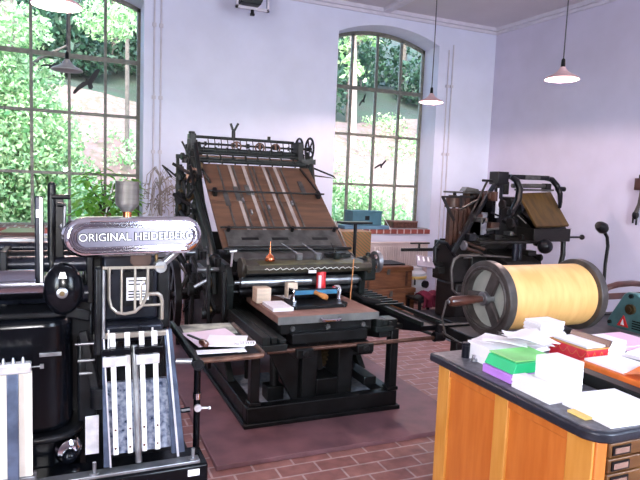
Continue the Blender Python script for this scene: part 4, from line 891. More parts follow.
# round black housing
hs = B_('flywheel_housing', MB().sph((-.018, 2.26, 1.185), .070, (.96, .7, 1.36), 28), 'blk', label='round black housing')
part(hs, 'centre_cap', MB().lathe([(.019, 0), (.019, .010), (.012, .014), (0, .014)], (-.022, 2.214, 1.18), (.05, -1, 0)), 'steel'); part(hs, 'cap_screw', MB().cyl((-.022, 2.201, 1.18), (-.022, 2.194, 1.18), .009), 'brass')
part(hs, 'badge', MB().prism([(-.034, 2.206, 1.232), (-.006, 2.206, 1.232), (-.012, 2.212, 1.252), (-.028, 2.212, 1.252)], (0, .012, 0)), 'bright')
B_('housing_arm', MB().bar((-.01, 2.28, 1.10), (.07, 2.30, 1.075), .03, .04).cyl((-.018, 2.29, 1.18), (-.018, 2.5, 1.18), .03), 'blk2', bev=.004)
# uprights on the left
up = B_('upright', MB().box(-.112, -.084, 2.30, 2.35, 1.20, 1.515), 'navy', bev=.006)
part(up, 'edge_strip', MB().box(-.095, -.086, 2.294, 2.30, 1.205, 1.51), 'bright'); part(up, 'tag', MB().box(-.106, -.090, 2.286, 2.294, 1.44, 1.468), 'white')
B_('black_upright', MB().cyl((-.062, 2.48, 1.2), (-.060, 2.48, 1.55), .015, n=14).sph((-.060, 2.48, 1.55), .015).box(-.05, -.018, 2.48, 2.53, 1.27, 1.50), 'blk2', bev=.003)
B_('upright_handle', MB().cyl((-.06, 2.46, 1.508), (.006, 2.46, 1.508), .009).cyl((-.04, 2.46, 1.478), (-.01, 2.46, 1.478), .008), 'blk2')
B_('upright_rod', MB().cyl((-.014, 2.46, 1.478), (-.018, 2.46, 1.36), .0065).cyl((-.03, 2.47, 1.40), (.005, 2.47, 1.365), .012), 'steel')
# chrome nameplate guard
NX = Matrix.Translation((.240, 2.28, 1.372)) @ Matrix.Rotation(math.radians(9), 4, 'Z') @ Matrix.Rotation(math.radians(-.6), 4, 'Y')
def stad(hl, hh, w, n=14):              # stadium outline in the plate's own frame
    o = []
    for s, a in ((1, -90), (-1, 90)):
        for i in range(n+1): t = math.radians(a+180*i/n); o.append((s*(hl-hh)+hh*math.cos(t), w, hh*math.sin(t)))
    return o
mb = MB(); mb.X = NX; mb.prism(stad(.258, .073, 0), (0, .09, 0)); np_ = B_('nameplate', mb, 'chrome', bev=.022, seg=4, label='chrome nameplate guard with raised lettering')
mb = MB(); mb.X = NX; mb.prism(stad(.215, .034, -.003), (0, .006, 0)); part(np_, 'name_field', mb, M.setdefault('namefield', mat('satin_chrome', (.22, .21, .27), .28, 1., var=.05)))
mb = MB(); mb.X = NX
for hl, hh in ((.222, .038), (.238, .051)): o = stad(hl, hh, -.001); mb.tube(o+[o[0]], .0055, 6)
part(np_, 'ridge', mb, 'chrome')
mb = MB(); mb.X = NX
for v_ in (.060, -.060): mb.tube([(-.17, .003, v_), (.17, .003, v_)], .004, 6)
part(np_, 'ridge', mb, 'chrome')
TX = NX @ Matrix.Translation((0, -.004, 0)) @ Matrix.Rotation(PI/2, 4, 'X')
part(np_, 'lettering_outline', text_mb('ORIGINAL HEIDELBERG', .0405, .0012, TX, .0026), 'blk2', label='dark letter edges')  # wider dark copy behind the letters, as an outline
part(np_, 'lettering', text_mb('ORIGINAL HEIDELBERG', .0405, .0016, TX @ Matrix.Translation((0, 0, .003))), 'bright', label='raised bright letters')
B_('nameplate_arm', MB().cyl((.425, 2.33, 1.335), (.335, 2.36, 1.245), .014).cyl((.335, 2.34, 1.245), (.335, 2.40, 1.245), .024), 'steel', bev=.002)
cn = B_('powder_canister', MB().lathe([(0, .0), (.018, .0), (.042, .026), (.044, .032), (.044, .112), (.0455, .116), (.0, .117)], (.206, 2.34, 1.462), n=30), 'gray_can', label='grey metal canister')
part(cn, 'neck', MB().cyl((.206, 2.34, 1.42), (.206, 2.34, 1.464), .016), 'copper', label='copper neck')
# control housing behind the guard rail
cbx = B_('control_box', MB().box(.125, .345, 2.50, 2.72, 1.0, 1.27), 'navy', bev=.012)
part(cbx, 'label_frame', MB().box(.20, .325, 2.494, 2.50, 1.06, 1.205), 'blk2', bev=.002); lp_ = part(cbx, 'label_plate', MB().box(.218, .308, 2.490, 2.494, 1.085, 1.18), 'white', label='white instruction plate')
for z in (1.165, 1.15, 1.12, 1.108, 1.096): part(lp_, 'printed_line', MB().box(.226, .30, 2.4885, 2.490, z, z+.005), 'blk2')
B_('lower_housing', MB().box(.13, .36, 2.42, 2.7, .93, 1.0), 'navy', bev=.012)
B_('housing_side', MB().box(.345, .40, 2.52, 2.7, .95, 1.26), 'blk2', bev=.008)
B_('brown_plate', MB().prism([(.225, 2.40, 1.285), (.305, 2.40, 1.285), (.305, 2.40, 1.255), (.285, 2.40, 1.235), (.245, 2.40, 1.235), (.225, 2.40, 1.255)], (0, .006, 0)), 'castbr', bev=.001)
B_('oil_fitting', MB().cyl((.322, 2.38, 1.255), (.322, 2.38, 1.305), .007), 'brass')
pp = M.setdefault('guardtube', mat('nickel_tube', (.50, .46, .40), .3, .8, var=.15))
B_('guard_rail', MB().bar((.118, 2.33, 1.247), (.345, 2.33, 1.247), .008, .010), pp)
B_('guard_rail', MB().tube([(.140, 2.33, 1.247), (.140, 2.33, 1.13), (.148, 2.33, 1.095), (.170, 2.33, 1.072), (.20, 2.33, 1.066), (.235, 2.33, 1.072), (.262, 2.33, 1.095), (.278, 2.33, 1.13), (.283, 2.33, 1.16), (.283, 2.33, 1.247)], .0065, 8), pp)
for x in (.186, .236): B_('guard_bar', MB().cyl((x, 2.33, 1.247), (x, 2.33, 1.068), .005), pp)
B_('guard_loop', MB().tube([(.258, 2.335, 1.10), (.258, 2.335, 1.175), (.266, 2.335, 1.19), (.276, 2.335, 1.19), (.283, 2.335, 1.175), (.283, 2.335, 1.13)], .005, 8), pp)
B_('bent_pipe', MB().tube([(.285, 2.36, 1.135), (.325, 2.36, 1.135), (.338, 2.36, 1.125), (.343, 2.36, 1.105), (.343, 2.36, 1.03)], .008, 8).cyl((.26, 2.36, 1.09), (.345, 2.36, 1.09), .0055), pp)
# dark mechanism in the middle
B_('frame_plate', MB().box(.06, .42, 2.72, 2.80, .45, 1.24), 'blk2', bev=.01)
B_('column', MB().box(.086, .112, 2.25, 2.30, .93, 1.26), 'blk2', bev=.008)
B_('column_rod', MB().cyl((.117, 2.25, 1.0), (.117, 2.25, 1.25), .006), 'steel')
B_('rear_housing', MB().box(-.04, .09, 2.52, 2.72, 0, 1.12), 'blk2', bev=.01)
B_('pedestal', MB().box(.06, .46, 2.36, 2.75, 0, .47), 'blk2', bev=.01)
B_('connecting_rod', MB().bar((.05, 2.36, 1.0), (.105, 2.34, .72), .026, .03).cyl((.105, 2.34, .70), (.105, 2.34, .78), .032), 'blk2', bev=.003)
for x, z, l in ((.02, .955, .07), (.03, .89, .06), (.035, .84, .05)): B_('lever_pin', MB().cyl((x, 2.34, z), (x+l, 2.34, z), .0055), 'steel')
B_('lever_bracket', MB().box(.03, .10, 2.38, 2.5, .63, .95), 'blk2', bev=.01)
for i in range(4): B_('linkage', MB().bar((.07+i*.09, 2.50, .80), (.11+i*.09, 2.52, .95), .03, .03), 'blk2', bev=.004)
# feed magazine
def fz(x0, x1, z0, z1, y0, y1, t):      # slanted plate: y0 at z0, y1 at z1
    return MB().hexa([(x0, y0, z0), (x1, y0, z0), (x1, y0+t, z0), (x0, y0+t, z0)], [(x0, y1, z1), (x1, y1, z1), (x1, y1+t, z1), (x0, y1+t, z1)])
B_('magazine_back', fz(.135, .375, .53, .80, 2.275, 2.315, .02), 'speck', label='speckled steel back of the feed magazine')
for x in (.152, .205, .258, .308):
    br_ = B_('magazine_bar', MB().hexa([(x+.002, 2.255, .535), (x+.021, 2.255, .535), (x+.021, 2.263, .535), (x+.002, 2.263, .535)], [(x-.0095, 2.30, 1.0), (x+.0095, 2.30, 1.0), (x+.0095, 2.308, 1.0), (x-.0095, 2.308, 1.0)]), M.setdefault('barwhite', mat('white_worn_bar', (.82, .80, .80), .4, .1, var=.08)), bev=.001, label='pale steel guide bar')
    for z in (.56, .63): part(br_, 'rivet', MB().cyl((x+.010, 2.253+(z-.535)*.095, z), (x+.010, 2.2625+(z-.535)*.095, z), .0045, n=10), 'rust')
B_('centre_tube', MB().cyl((.245, 2.235, .505), (.230, 2.28, .955), .0125, .011, n=16), 'steel')
B_('top_bar', MB().box(.085, .352, 2.30, 2.318, .978, .998), pp, bev=.002)
for x0, x1 in ((.108, .216), (.228, .334)):
    k_ = B_('side_clamp', MB().box(x0, x1, 2.25, 2.285, .925, .952), 'blk', bev=.004)
    part(k_, 'clamp_plate', MB().box(x0+.006, x1-.014, 2.243, 2.257, .886, .923), 'bright', bev=.002, label='bright clamp plate')
for x in (.112, .136, .296): B_('pin', MB().cyl((x, 2.27, .95), (x, 2.275, 1.02), .0035, n=8), 'bright')
B_('left_guide', MB().hexa([(.118, 2.235, .50), (.145, 2.235, .50), (.145, 2.247, .50), (.118, 2.247, .50)], [(.112, 2.265, .99), (.122, 2.265, .99), (.122, 2.277, .99), (.112, 2.277, .99)]), 'bluesteel', bev=.002)
B_('left_guide_edge', MB().hexa([(.140, 2.229, .50), (.146, 2.229, .50), (.146, 2.235, .50), (.140, 2.235, .50)], [(.116, 2.259, .99), (.121, 2.259, .99), (.121, 2.265, .99), (.116, 2.265, .99)]), 'bright')
B_('right_guide', MB().hexa([(.372, 2.25, .51), (.425, 2.25, .51), (.425, 2.264, .51), (.372, 2.264, .51)], [(.345, 2.31, 1.0), (.375, 2.31, 1.0), (.375, 2.324, 1.0), (.345, 2.324, 1.0)]), 'bluesteel', bev=.003)
B_('right_guide_edge', MB().hexa([(.392, 2.24, .50), (.400, 2.24, .50), (.400, 2.248, .50), (.392, 2.248, .50)], [(.352, 2.30, 1.0), (.360, 2.30, 1.0), (.360, 2.308, 1.0), (.352, 2.308, 1.0)]), 'bright')
B_('side_plate', fz(.055, .103, .545, .69, 2.27, 2.28, .008), 'bright', bev=.001, label='small white steel plate')
# front ledge
B_('ledge', MB().box(-.9, .505, 2.19, 2.36, .40, .478), 'blk', bev=.008)
B_('ledge_rail', MB().box(-.9, .475, 2.20, 2.25, .478, .492), 'steel', bev=.003)
B_('ledge_tag', MB().box(.425, .47, 2.1855, 2.1899, .438, .463), 'white', label='white tag')
for x in (-.115, .085, .45): B_('ledge_pin', MB().cyl((x, 2.22, .49), (x, 2.22, .535), .007, n=10).cyl((x, 2.22, .489), (x, 2.22, .498), .018), 'steel')
for x in (-.85, .42): B_('ledge_leg', MB().box(x, x+.06, 2.24, 2.34, 0, .40), 'blk2', bev=.006)
# delivery board at the left edge
B_('delivery_board', fz(-.33, -.120, .51, .905, 2.20, 2.215, .008), M.setdefault('creamboard', mat('cream_board', (.72, .64, .57), .5, var=.1)), label='cream delivery board')
B_('board_foot', MB().box(-.34, -.112, 2.19, 2.21, .492, .53), 'steel', bev=.003)
B_('board_post', MB().bar((-.178, 2.17, .49), (-.178, 2.185, .94), .036, .02), 'bluesteel', bev=.004)
B_('board_clamp', MB().box(-.33, -.120, 2.165, 2.20, .912, .950), 'bright', bev=.006)
for x in (-.205, -.175, -.145): B_('clamp_screw', MB().cyl((x, 2.18, .950), (x, 2.18, .968), .008, .003), 'steel')
B_('clamp_rod', MB().cyl((-.120, 2.182, .93), (-.087, 2.182, .93), .003).box(-.093, -.081, 2.176, 2.188, .923, .937), 'steel')

# ------------------------------------------------------------------ swing tray on its pole
sw = thing('swing_tray', 'tube framed paper tray on a black pole beside the black platen press', 'tray', (.47, 2.24, 0))
Q_ = lambda n, mb, m, **k: part(sw, n, mb, m, **k)
ZT2 = .892
Q_('pole', MB().cyl((.503, 2.42, 0), (.503, 2.42, ZT2-.03), .0145, n=16), 'blk')
Q_('foot_plate', MB().cyl((.55, 2.42, 0), (.55, 2.42, .012), .05).bar((.55, 2.42, .012), (.503, 2.42, .012), .03, .02), 'blk2')
Q_('pole_collar', MB().cyl((.503, 2.42, .66), (.503, 2.42, .685), .018), 'chrome')
Q_('wing_screw', MB().cyl((.503, 2.405, .625), (.503, 2.395, .625), .016).cyl((.508, 2.40, .625), (.553, 2.40, .620), .005).sph((.553, 2.40, .620), .008), 'bright')
Q_('hose_clip', MB().tube([(.475, 2.42, .615), (.43, 2.43, .61), (.38, 2.45, .64), (.37, 2.46, .70)], .012, 8), 'navy')
Q_('knuckle', MB().cyl((.462, 2.20, .878), (.462, 2.245, .878), .023).cyl((.462, 2.195, .878), (.462, 2.20, .878), .014).bar((.466, 2.23, .872), (.503, 2.42, .86), .03, .03), 'blk2', bev=.003)
Q_('frame_tube', MB().tube([(.47, 2.225, ZT2-.005), (.60, 2.225, ZT2-.005), (.705, 2.225, ZT2-.005), (.728, 2.232, ZT2-.005), (.738, 2.255, ZT2-.005), (.742, 2.45, ZT2-.005), (.745, 2.76, ZT2-.005)], .0115, 10), 'rust', label='brown worn tube rim')
Q_('side_arm', MB().tube([(.462, 2.22, .882), (.455, 2.45, .892), (.45, 2.78, .902)], .017, 10), 'blk2')
Q_('tray_plate', MB().box(.462, .738, 2.232, 2.78, ZT2-.008, ZT2-.003), 'blk2', bev=.001)
Q_('swing_bar', MB().cyl((.385, 2.26, .883), (.45, 2.24, .883), .011), 'steel')
zz = ZT2-.002
def sheet(n, x, y, w_, l_, a, m, lb, k, s=1, c=.004):
    return solo(n, MB().sheet((x, y, zz+k*.004), w_, l_, a, curl=c, seed=s), m, lb, 'paper')
mg = thing('magazine', 'magazine with a dark picture cover at the back of the swing tray', 'magazine', (.60, 2.68, zz))
part(mg, 'cover', MB().sheet((.605, 2.68, zz+.001), .24, .19, -.05, t=.004), M.setdefault('covergr', mat('magazine_cover', (.62, .62, .50), .4, scale=9, col2=(.04, .05, .05))))
sheet('pink_sheet', .585, 2.50, .21, .25, .12, 'pinkpale', 'pale pink sheet under the white papers on the swing tray', 2, 2)
sheet('white_sheet', .625, 2.41, .17, .18, -.35, 'white', 'white sheet lying askew on the right of the swing tray', 3.5, 3)
sheet('white_sheet', .575, 2.30, .20, .055, -.08, 'white', 'narrow white strip of paper at the front of the swing tray', 1, 4)
cp = MB(); cp.X = Matrix.Translation((.682, 2.325, zz+.020)) @ Matrix.Rotation(-.12, 4, 'Z')
pts = [(-.04+.08*i/60+.008*math.cos(i*PI/4), .026*math.sin(i*PI/4), .004+.004*math.cos(i*PI/4)) for i in range(61)]
cp.tube(pts, .0035, 5); solo('coiled_string', cp, 'white', 'coiled white string at the right front corner of the swing tray', 'string')
r = thing('scraper', 'small dark tool with a brown bulbous handle on the swing tray', 'tool', (.51, 2.40, zz+.012))
part(r, 'handle', MB().lathe([(0, 0), (.012, .004), (.015, .02), (.013, .05), (.008, .06), (0, .062)], (.522, 2.335, zz+.028), (-.25, 1, 0), n=18), 'dkwood')
part(r, 'blade', MB().bar((.508, 2.392, zz+.034), (.475, 2.50, zz+.030), .012, .005), 'plate', bev=.001)
# ------------------------------------------------------------------ type cabinet, lower right
cb = thing('type_cabinet', 'orange wooden type cabinet with a dark rounded top in the lower right', 'cabinet', (2.0, 1.6, 0))
K_ = lambda n, mb, m, **k: part(cb, n, mb, m, **k)
X0, X1, Y0, Y1 = 1.445, 2.60, 1.205, 2.0
def rr(x0, x1, y0, y1, r, z, n=7):
    o = []
    for cx, cy, a in ((x1-r, y1-r, 0), (x0+.012, y1-.012, 90), (x0+r, y0+r, 180), (x1-r, y0+r, 270)):
        q = .012 if a == 90 else r
        for i in range(n+1):
            t = math.radians(a+90*i/n); o.append((cx+q*math.cos(t), cy+q*math.sin(t), z))
    return o
K_('carcass', MB().box(X0+.012, X1, Y0+.02, Y1, .06, .863), 'cabframe')
K_('side_panel', MB().box(X0+.006, X0+.012, Y0+.05, Y1-.05, .10, .82), 'cabpanel', label='orange veneer side panel')
for a, b, nm in ((Y1-.075, Y1, 'stile'), (Y0, Y0+.10, 'stile'), (1.575, 1.645, 'stile')): K_(nm, MB().box(X0-.006, X0+.02, a, b, .02, .863), 'cabframe', bev=.003)
K_('top_rail', MB().box(X0-.004, X0+.012, Y0+.10, Y1-.075, .825, .863), 'cabpanel', bev=.002); K_('bottom_rail', MB().box(X0-.004, X0+.012, Y0+.10, Y1-.075, .02, .10), 'cabframe', bev=.002)
K_('corner_post', MB().box(X0+.001, X0+.045, Y0-.008, Y0+.03, .02, .863), 'cabpanel', bev=.003)
K_('plinth', MB().box(X0+.02, X1, Y0+.03, Y1-.02, 0, .06), 'dkwood')
zt = .850
for i in range(15):
    z1 = zt-i*.049; d_ = K_('drawer', MB().box(X0+.05, X1-.02, Y0-.012, Y0+.02, z1-.044, z1), 'cabdraw', bev=.003)
    x = X0+.062
    part(d_, 'label_holder', MB().box(x, x+.075, Y0-.016, Y0-.0121, z1-.037, z1-.008), 'blk2', label='black label frame')
    part(d_, 'label_card', MB().box(x+.008, x+.067, Y0-.018, Y0-.0161, z1-.031, z1-.014), 'bedtop')
tp = K_('top', MB().prism(rr(1.41, 2.64, 1.165, 2.035, .075, .865), (0, 0, .035)), 'lino', bev=.008, label='dark top with rounded edge')
part(tp, 'top_surface', MB().prism(rr(1.424, 2.626, 1.179, 2.021, .065, .9002), (0, 0, .0008)), 'linotop')
ZT = .9015
# ------------------------------------------------------------------ things on the cabinet
def pile(x0, x1, y0, y1, h, n, label, m='white', z=ZT, jit=.006, seed=1, cat='paper', name='paper_stack', ang=0.):
    rnd = random.Random(seed); mb = MB(); k = h/n; cx, cy = (x0+x1)/2, (y0+y1)/2
    R = Matrix.Translation((cx, cy, 0)) @ Matrix.Rotation(ang, 4, 'Z') @ Matrix.Translation((-cx, -cy, 0)); mb.X = R
    for i in range(n):
        dx, dy = rnd.uniform(-jit, jit), rnd.uniform(-jit, jit)
        mb.box(x0+dx, x1+dx, y0+dy, y1+dy, z+i*k, z+(i+1)*k-.0004*(i < n-1))
    return solo(name, mb, m, label, cat)
r = thing('film_can', 'small dark metal cylinder at the far left corner of the cabinet top', 'cylinder', (1.515, 1.925, ZT))
part(r, 'can_body', MB().lathe([(0, 0), (.016, 0), (.017, .003), (.017, .052), (0, .053)], (1.515, 1.925, ZT), n=28), 'navy')
part(r, 'lid', MB().lathe([(.0175, .0535), (.0178, .06), (.015, .064), (0, .064)], (1.515, 1.925, ZT), n=28), 'navy')
r = thing('steel_stamp', 'tiny shiny steel piece beside the dark metal cylinder', 'tool', (1.51, 1.865, ZT))
part(r, 'foot', MB().cyl((1.513, 1.867, ZT), (1.513, 1.867, ZT+.012), .014), 'steel', bev=.002); part(r, 'peg', MB().cyl((1.513, 1.867, ZT+.012), (1.513, 1.867, ZT+.028), .008), 'chrome', bev=.002)
pile(1.525, 1.64, 1.765, 1.93, .072, 3, 'white paper block beside the dark metal cylinder', jit=.001)
solo('purple_box', MB().box(1.465, 1.585, 1.60, 1.755, ZT, ZT+.032), 'purple', 'flat purple box under the green box on the cabinet', 'box', bev=.002)
r = thing('green_box', 'bright green card box lying on the purple box', 'box', (1.57, 1.68, ZT+.0325))
part(r, 'box_body', MB().hexa([(1.475, 1.60, ZT+.0325), (1.70, 1.60, ZT+.0325), (1.70, 1.76, ZT+.0325), (1.475, 1.76, ZT+.0325)], [(1.495, 1.605, ZT+.070), (1.70, 1.605, ZT+.070), (1.70, 1.76, ZT+.070), (1.495, 1.76, ZT+.070)]), 'green', bev=.003)
part(r, 'lid_edge', MB().box(1.505, 1.70, 1.62, 1.77, ZT+.071, ZT+.075), M.setdefault('palegreen', mat('pale_green_card', (.30, .72, .25), .5)))
pile(1.65, 1.82, 1.79, 1.97, .055, 7, 'uneven white paper heap behind the green box', jit=.015, seed=5, ang=.2)
for i, (x, y, w_, l_, a, c_, s_, lb) in enumerate(((1.66, 1.89, .15, .19, .5, .015, 4, 'lowest loose white sheet on the paper heap'), (1.76, 1.84, .15, .19, -.35, .018, 8, 'loose white sheet turned to the right in the paper heap'), (1.62, 1.82, .13, .17, .9, .018, 12, 'loose white sheet jutting out left of the paper heap'), (1.72, 1.78, .14, .18, .1, .02, 15, 'loose white sheet under the topmost one on the paper heap'), (1.67, 1.77, .14, .17, -.55, .025, 2, 'topmost loose white sheet sliding off the paper heap over the green box'))):
    o = solo('loose_sheet', MB().sheet((x, y, ZT+.060+i*.0125), w_, l_, a, curl=c_, seed=s_, tilt=(.0, .02)), 'white', lb, 'paper', 'loose sheets on the paper heap')
pile(1.91, 2.045, 1.915, 2.02, .120, 14, 'tall white paper stack behind the red tin', jit=.010, seed=9)
r = thing('red_tin', 'red tin box with golden garland print full of white cards', 'tin box', (1.94, 1.80, ZT))
part(r, 'box_body', MB().box(1.885, 2.005, 1.645, 1.84, ZT, ZT+.082), 'redgold', bev=.003)
gl = []
for k in range(4):
    for i in range(9): t = i/8; gl.append((1.8835, 1.65+k*.0465+t*.0465, ZT+.068-.024*math.sin(t*PI)))
part(r, 'gold_garland', MB().tube(gl, .0009, 5).tube([(1.887+.039*k_+.039*t_/8, 1.6435, ZT+.068-.024*math.sin(t_/8*PI)) for k_ in range(3) for t_ in range(9)], .0009, 5), 'gold', label='golden garland print')
part(r, 'gold_rim', MB().box(1.8835, 2.0065, 1.6435, 1.8415, ZT+.077, ZT+.082), 'gold')
part(r, 'cards', MB().box(1.895, 1.995, 1.655, 1.83, ZT+.082, ZT+.090), 'white', label='white cards')
part(r, 'lid', MB().hexa([(1.998, 1.64, ZT+.0825), (2.006, 1.64, ZT+.0825), (2.006, 1.845, ZT+.0825), (1.998, 1.845, ZT+.0825)], [(2.012, 1.64, ZT+.108), (2.02, 1.64, ZT+.108), (2.02, 1.845, ZT+.108), (2.012, 1.845, ZT+.108)]), 'dkwood', bev=.002, label='open dark red lid')
pile(1.535, 1.635, 1.435, 1.555, .118, 16, 'tall white paper block in the middle front of the cabinet top', jit=.0012, seed=2)
pile(1.455, 1.512, 1.40, 1.58, .045, 6, 'low white paper strip along the cabinet edge, before the tall block', jit=.002, seed=3)
pile(1.52, 1.63, 1.585, 1.598, .03, 3, 'narrow white offcuts between the purple box and the tall block', jit=.0005, seed=33)
solo('iron_bar', MB().prism([(1.735, 1.21, ZT), (1.79, 1.21, ZT), (1.79, 1.56, ZT), (1.735, 1.56, ZT)], (0, 0, .045)).cyl((1.735, 1.33, ZT+.022), (1.729, 1.33, ZT+.022), .012), 'iron', 'heavy dark iron bar lying on the cabinet beside the orange box', 'bar', bev=.004)
r = thing('orange_box', 'orange flat box holding white papers beside the iron bar', 'box', (1.9, 1.5, ZT))
part(r, 'tray', MB().box(1.83, 2.03, 1.36, 1.63, ZT, ZT+.05), 'orange', bev=.003)
part(r, 'papers', MB().box(1.845, 2.02, 1.44, 1.62, ZT+.051, ZT+.06), 'white', label='white papers')
part(r, 'torn_wrapper', MB().sheet((1.92, 1.40, ZT+.054), .16, .09, .1, curl=.02, seed=5), 'orange')
solo('sticky_pad', MB().box(1.465, 1.492, 1.262, 1.335, ZT, ZT+.007), 'yellow', 'small yellow note pad at the cabinet edge', 'note pad')
pile(1.495, 1.72, 1.185, 1.385, .034, 8, 'wide white paper pad at the front corner of the cabinet top', jit=.0015, seed=4, ang=-.06)
pile(2.11, 2.235, 1.75, 1.87, .066, 2, 'white box right of the red tin', jit=.0005, seed=6, cat='box', name='white_box')
pile(2.25, 2.52, 1.80, 2.01, .02, 5, 'pink paper stack at the far right of the cabinet top', 'pink', jit=.004, seed=7)
pile(2.24, 2.44, 1.56, 1.77, .02, 4, 'flat white paper stack before the pink stack, right edge', jit=.01, seed=8, ang=.25)
solo('brown_envelope', MB().sheet((2.13, 1.56, ZT+.001), .16, .23, .4, curl=.01, seed=3), 'cartedge', 'brown envelope between the orange box and white paper', 'envelope')
solo('white_sheet', MB().sheet((2.20, 1.40, ZT+.002), .20, .26, .1, curl=.012, seed=6), 'white', 'single white sheet right of the orange box', 'paper')
# ------------------------------------------------------------------ plants
pl = thing('ficus_plant', 'leafy green pot plant on the left window sill', 'plant', (.40, 7.48, ZS1))
part(pl, 'pot', MB().lathe([(0, 0), (.07, 0), (.10, .15), (.108, .15), (.108, .18), (.09, .18), (.088, .15), (0, .15)], (.40, 7.48, ZS1)), 'pot')
st = MB(); tips = []
for a, b_, c_ in ((.16, -.15, 1.60), (.34, -.1, 1.68), (.52, -.12, 1.52), (.66, -.08, 1.58), (.28, -.2, 1.38), (.66, -.05, 1.5), (.20, -.1, 1.30)):
    p2 = Vector((a, 7.48+b_, c_)); st.tube([(.40, 7.48, ZS1+.14), ((.40+a)/2, 7.48+b_*.5, (ZS1+c_)/2+.1), p2], [.01, .008, .004], 6); tips.append(p2)
part(pl, 'stem', st, 'bark')
lf = MB(); rnd = random.Random(4)
for t in tips:
    for k in range(30):
        q = t+Vector((rnd.gauss(0, .06), -abs(rnd.gauss(0, .05)), -rnd.random()*.42)); a = rnd.random()*6.28; L = rnd.uniform(.13, .20)
        u = Vector((math.cos(a), math.sin(a)*.6, -.35)).normalized()*L; w_ = u.cross(Vector((0, 0, 1))).normalized()*L*.22; m_ = Vector((0, 0, .012))
        lf.add([q, q+u*.35+w_+m_, q+u*.75+w_*.7+m_, q+u, q+u*.75-w_*.7+m_, q+u*.35-w_+m_], [(0, 1, 2, 3), (0, 3, 4, 5)])
part(pl, 'leaf', lf, 'leaf', kind='stuff')
part(pl, 'support_stick', MB().cyl((.385, 7.33, ZS1+.10), (.49, 7.33, 1.52), .009), 'white')
dp_ = thing('dried_plant', 'tall dried plant with drooping grey twigs in front of the wall beside the left window', 'plant', (1.02, 6.95, 0))
part(dp_, 'pot', MB().lathe([(0, 0), (.12, 0), (.15, .3), (.16, .3), (.16, .34), (.13, .34), (.13, .3), (0, .3)], (1.02, 6.95, 0)), 'pot')
tw = MB(); rnd = random.Random(9)
part(dp_, 'stem', tw.tube([(1.02, 6.95, .28), (1.0, 6.95, 1.0), (.96, 6.95, 1.62)], [.016, .014, .008], 8), 'dry')
for i in range(34):
    z0 = rnd.uniform(1.15, 1.66); a = rnd.uniform(-.6, 1.1); L = rnd.uniform(.15, .36); x0 = .97
    pts = [(x0, 6.95, z0), (x0+a*L*.5, 6.95+rnd.uniform(-.1, .05), z0+.10), (x0+a*L, 6.93+rnd.uniform(-.15, .05), z0+.02), (x0+a*L*1.25, 6.9, z0-rnd.uniform(.15, .4))]
    mb = MB().tube(pts, [.006, .005, .004, .003], 5)
    mb.leaves(5, lambda q: (pts[3][0]+q.gauss(0, .03), pts[3][1]+q.gauss(0, .03), pts[3][2]+q.uniform(0, .2)), .06, i, .3)
    part(dp_, 'twig', mb, 'dry')
SKY, SUN, REAR_FILL, FLASH, EXPO = 2.8, 4.5, 250., 44., 0.
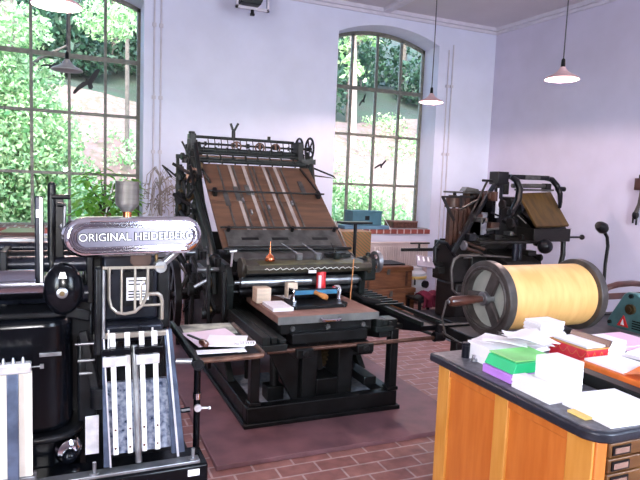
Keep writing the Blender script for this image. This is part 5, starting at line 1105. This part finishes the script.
# ------------------------------------------------------------------ light, camera
w = bpy.data.worlds.new('world'); S.world = w; w.use_nodes = True; nt = w.node_tree
bg = nt.nodes['Background']; sky = nt.nodes.new('ShaderNodeTexSky'); sky.sky_type = 'NISHITA'
sky.sun_disc = False; sky.sun_elevation = math.radians(48); sky.sun_rotation = math.radians(200); sky.air_density = 1.2; sky.dust_density = 1.5
nt.links.new(sky.outputs[0], bg.inputs[0]); bg.inputs[1].default_value = SKY
sl = bpy.data.lights.new('sun', 'SUN'); sl.energy = SUN; sl.angle = .02; sl.color = (1, .93, .88)
so = bpy.data.objects.new('sun', sl); COL.objects.link(so); so.location = (0, -6, 20)
so.rotation_euler = Vector((.28, .62, -.75)).to_track_quat('-Z', 'Y').to_euler()
def portal(x, y, z, sx, sz, ry):
    l = bpy.data.lights.new('window_portal', 'AREA'); l.shape = 'RECTANGLE'; l.size = sx; l.size_y = sz; l.cycles.is_portal = True
    o = bpy.data.objects.new('window_portal', l); COL.objects.link(o); o.location = (x, y, z); o.rotation_euler = (math.radians(90), 0, ry); return o
for a, b in (W1, W2): portal((a+b)/2, 7.84, 2.37, b-a, 2.9, PI)      # faces into the room (-Y)
for o in bpy.data.objects:
    if o.name.startswith('window_portal'): o.rotation_euler = Vector((0, -1, 0)).to_track_quat('-Z', 'Y').to_euler()
# added area lights as front fill, at the two assumed windows behind the camera
for a, b in FW_ASSUMED:
    l = bpy.data.lights.new('added_rear_fill', 'AREA'); l.shape = 'RECTANGLE'; l.size = b-a-.1; l.size_y = 2.7; l.energy = REAR_FILL; l.color = (.74, .82, 1.)
    o = bpy.data.objects.new('added_rear_fill', l); COL.objects.link(o); o.location = ((a+b)/2, YB+.02, 2.3)
    o.rotation_euler = Vector((0, 1, -.12)).to_track_quat('-Z', 'Y').to_euler()
# assumed camera flash, an added area light, just above the lens
fl = bpy.data.lights.new('assumed_camera_flash', 'AREA'); fl.size = .08; fl.energy = FLASH; fl.color = (1, .97, .98)
fo = bpy.data.objects.new('assumed_camera_flash', fl); COL.objects.link(fo); fo.location = (-.06, -.03, 1.68)
fo.rotation_euler = Vector((.40, .90, -.12)).to_track_quat('-Z', 'Y').to_euler()

cd = bpy.data.cameras.new('camera'); cam = bpy.data.objects.new('camera', cd); COL.objects.link(cam)
cd.sensor_width = 36; cd.lens = 36*582.6/640; cd.clip_start = .02; cd.clip_end = 200
yaw, pit, rol = (math.radians(a) for a in (-23.446, -5.588, 2.222))
R3 = Matrix.Rotation(yaw, 3, 'Z') @ Matrix.Rotation(PI/2+pit, 3, 'X') @ Matrix.Rotation(rol, 3, 'Z')
cam.matrix_world = Matrix.Translation((0, 0, 1.6)) @ R3.to_4x4()
S.camera = cam
S.view_settings.view_transform = 'Standard'; S.view_settings.look = 'None'; S.view_settings.exposure = EXPO; S.view_settings.gamma = 1
S.view_settings.use_curve_mapping = False
S.cycles.use_denoising = True; S.cycles.max_bounces = 8; S.cycles.diffuse_bounces = 5; S.cycles.transparent_max_bounces = 12; S.cycles.sample_clamp_indirect = 8
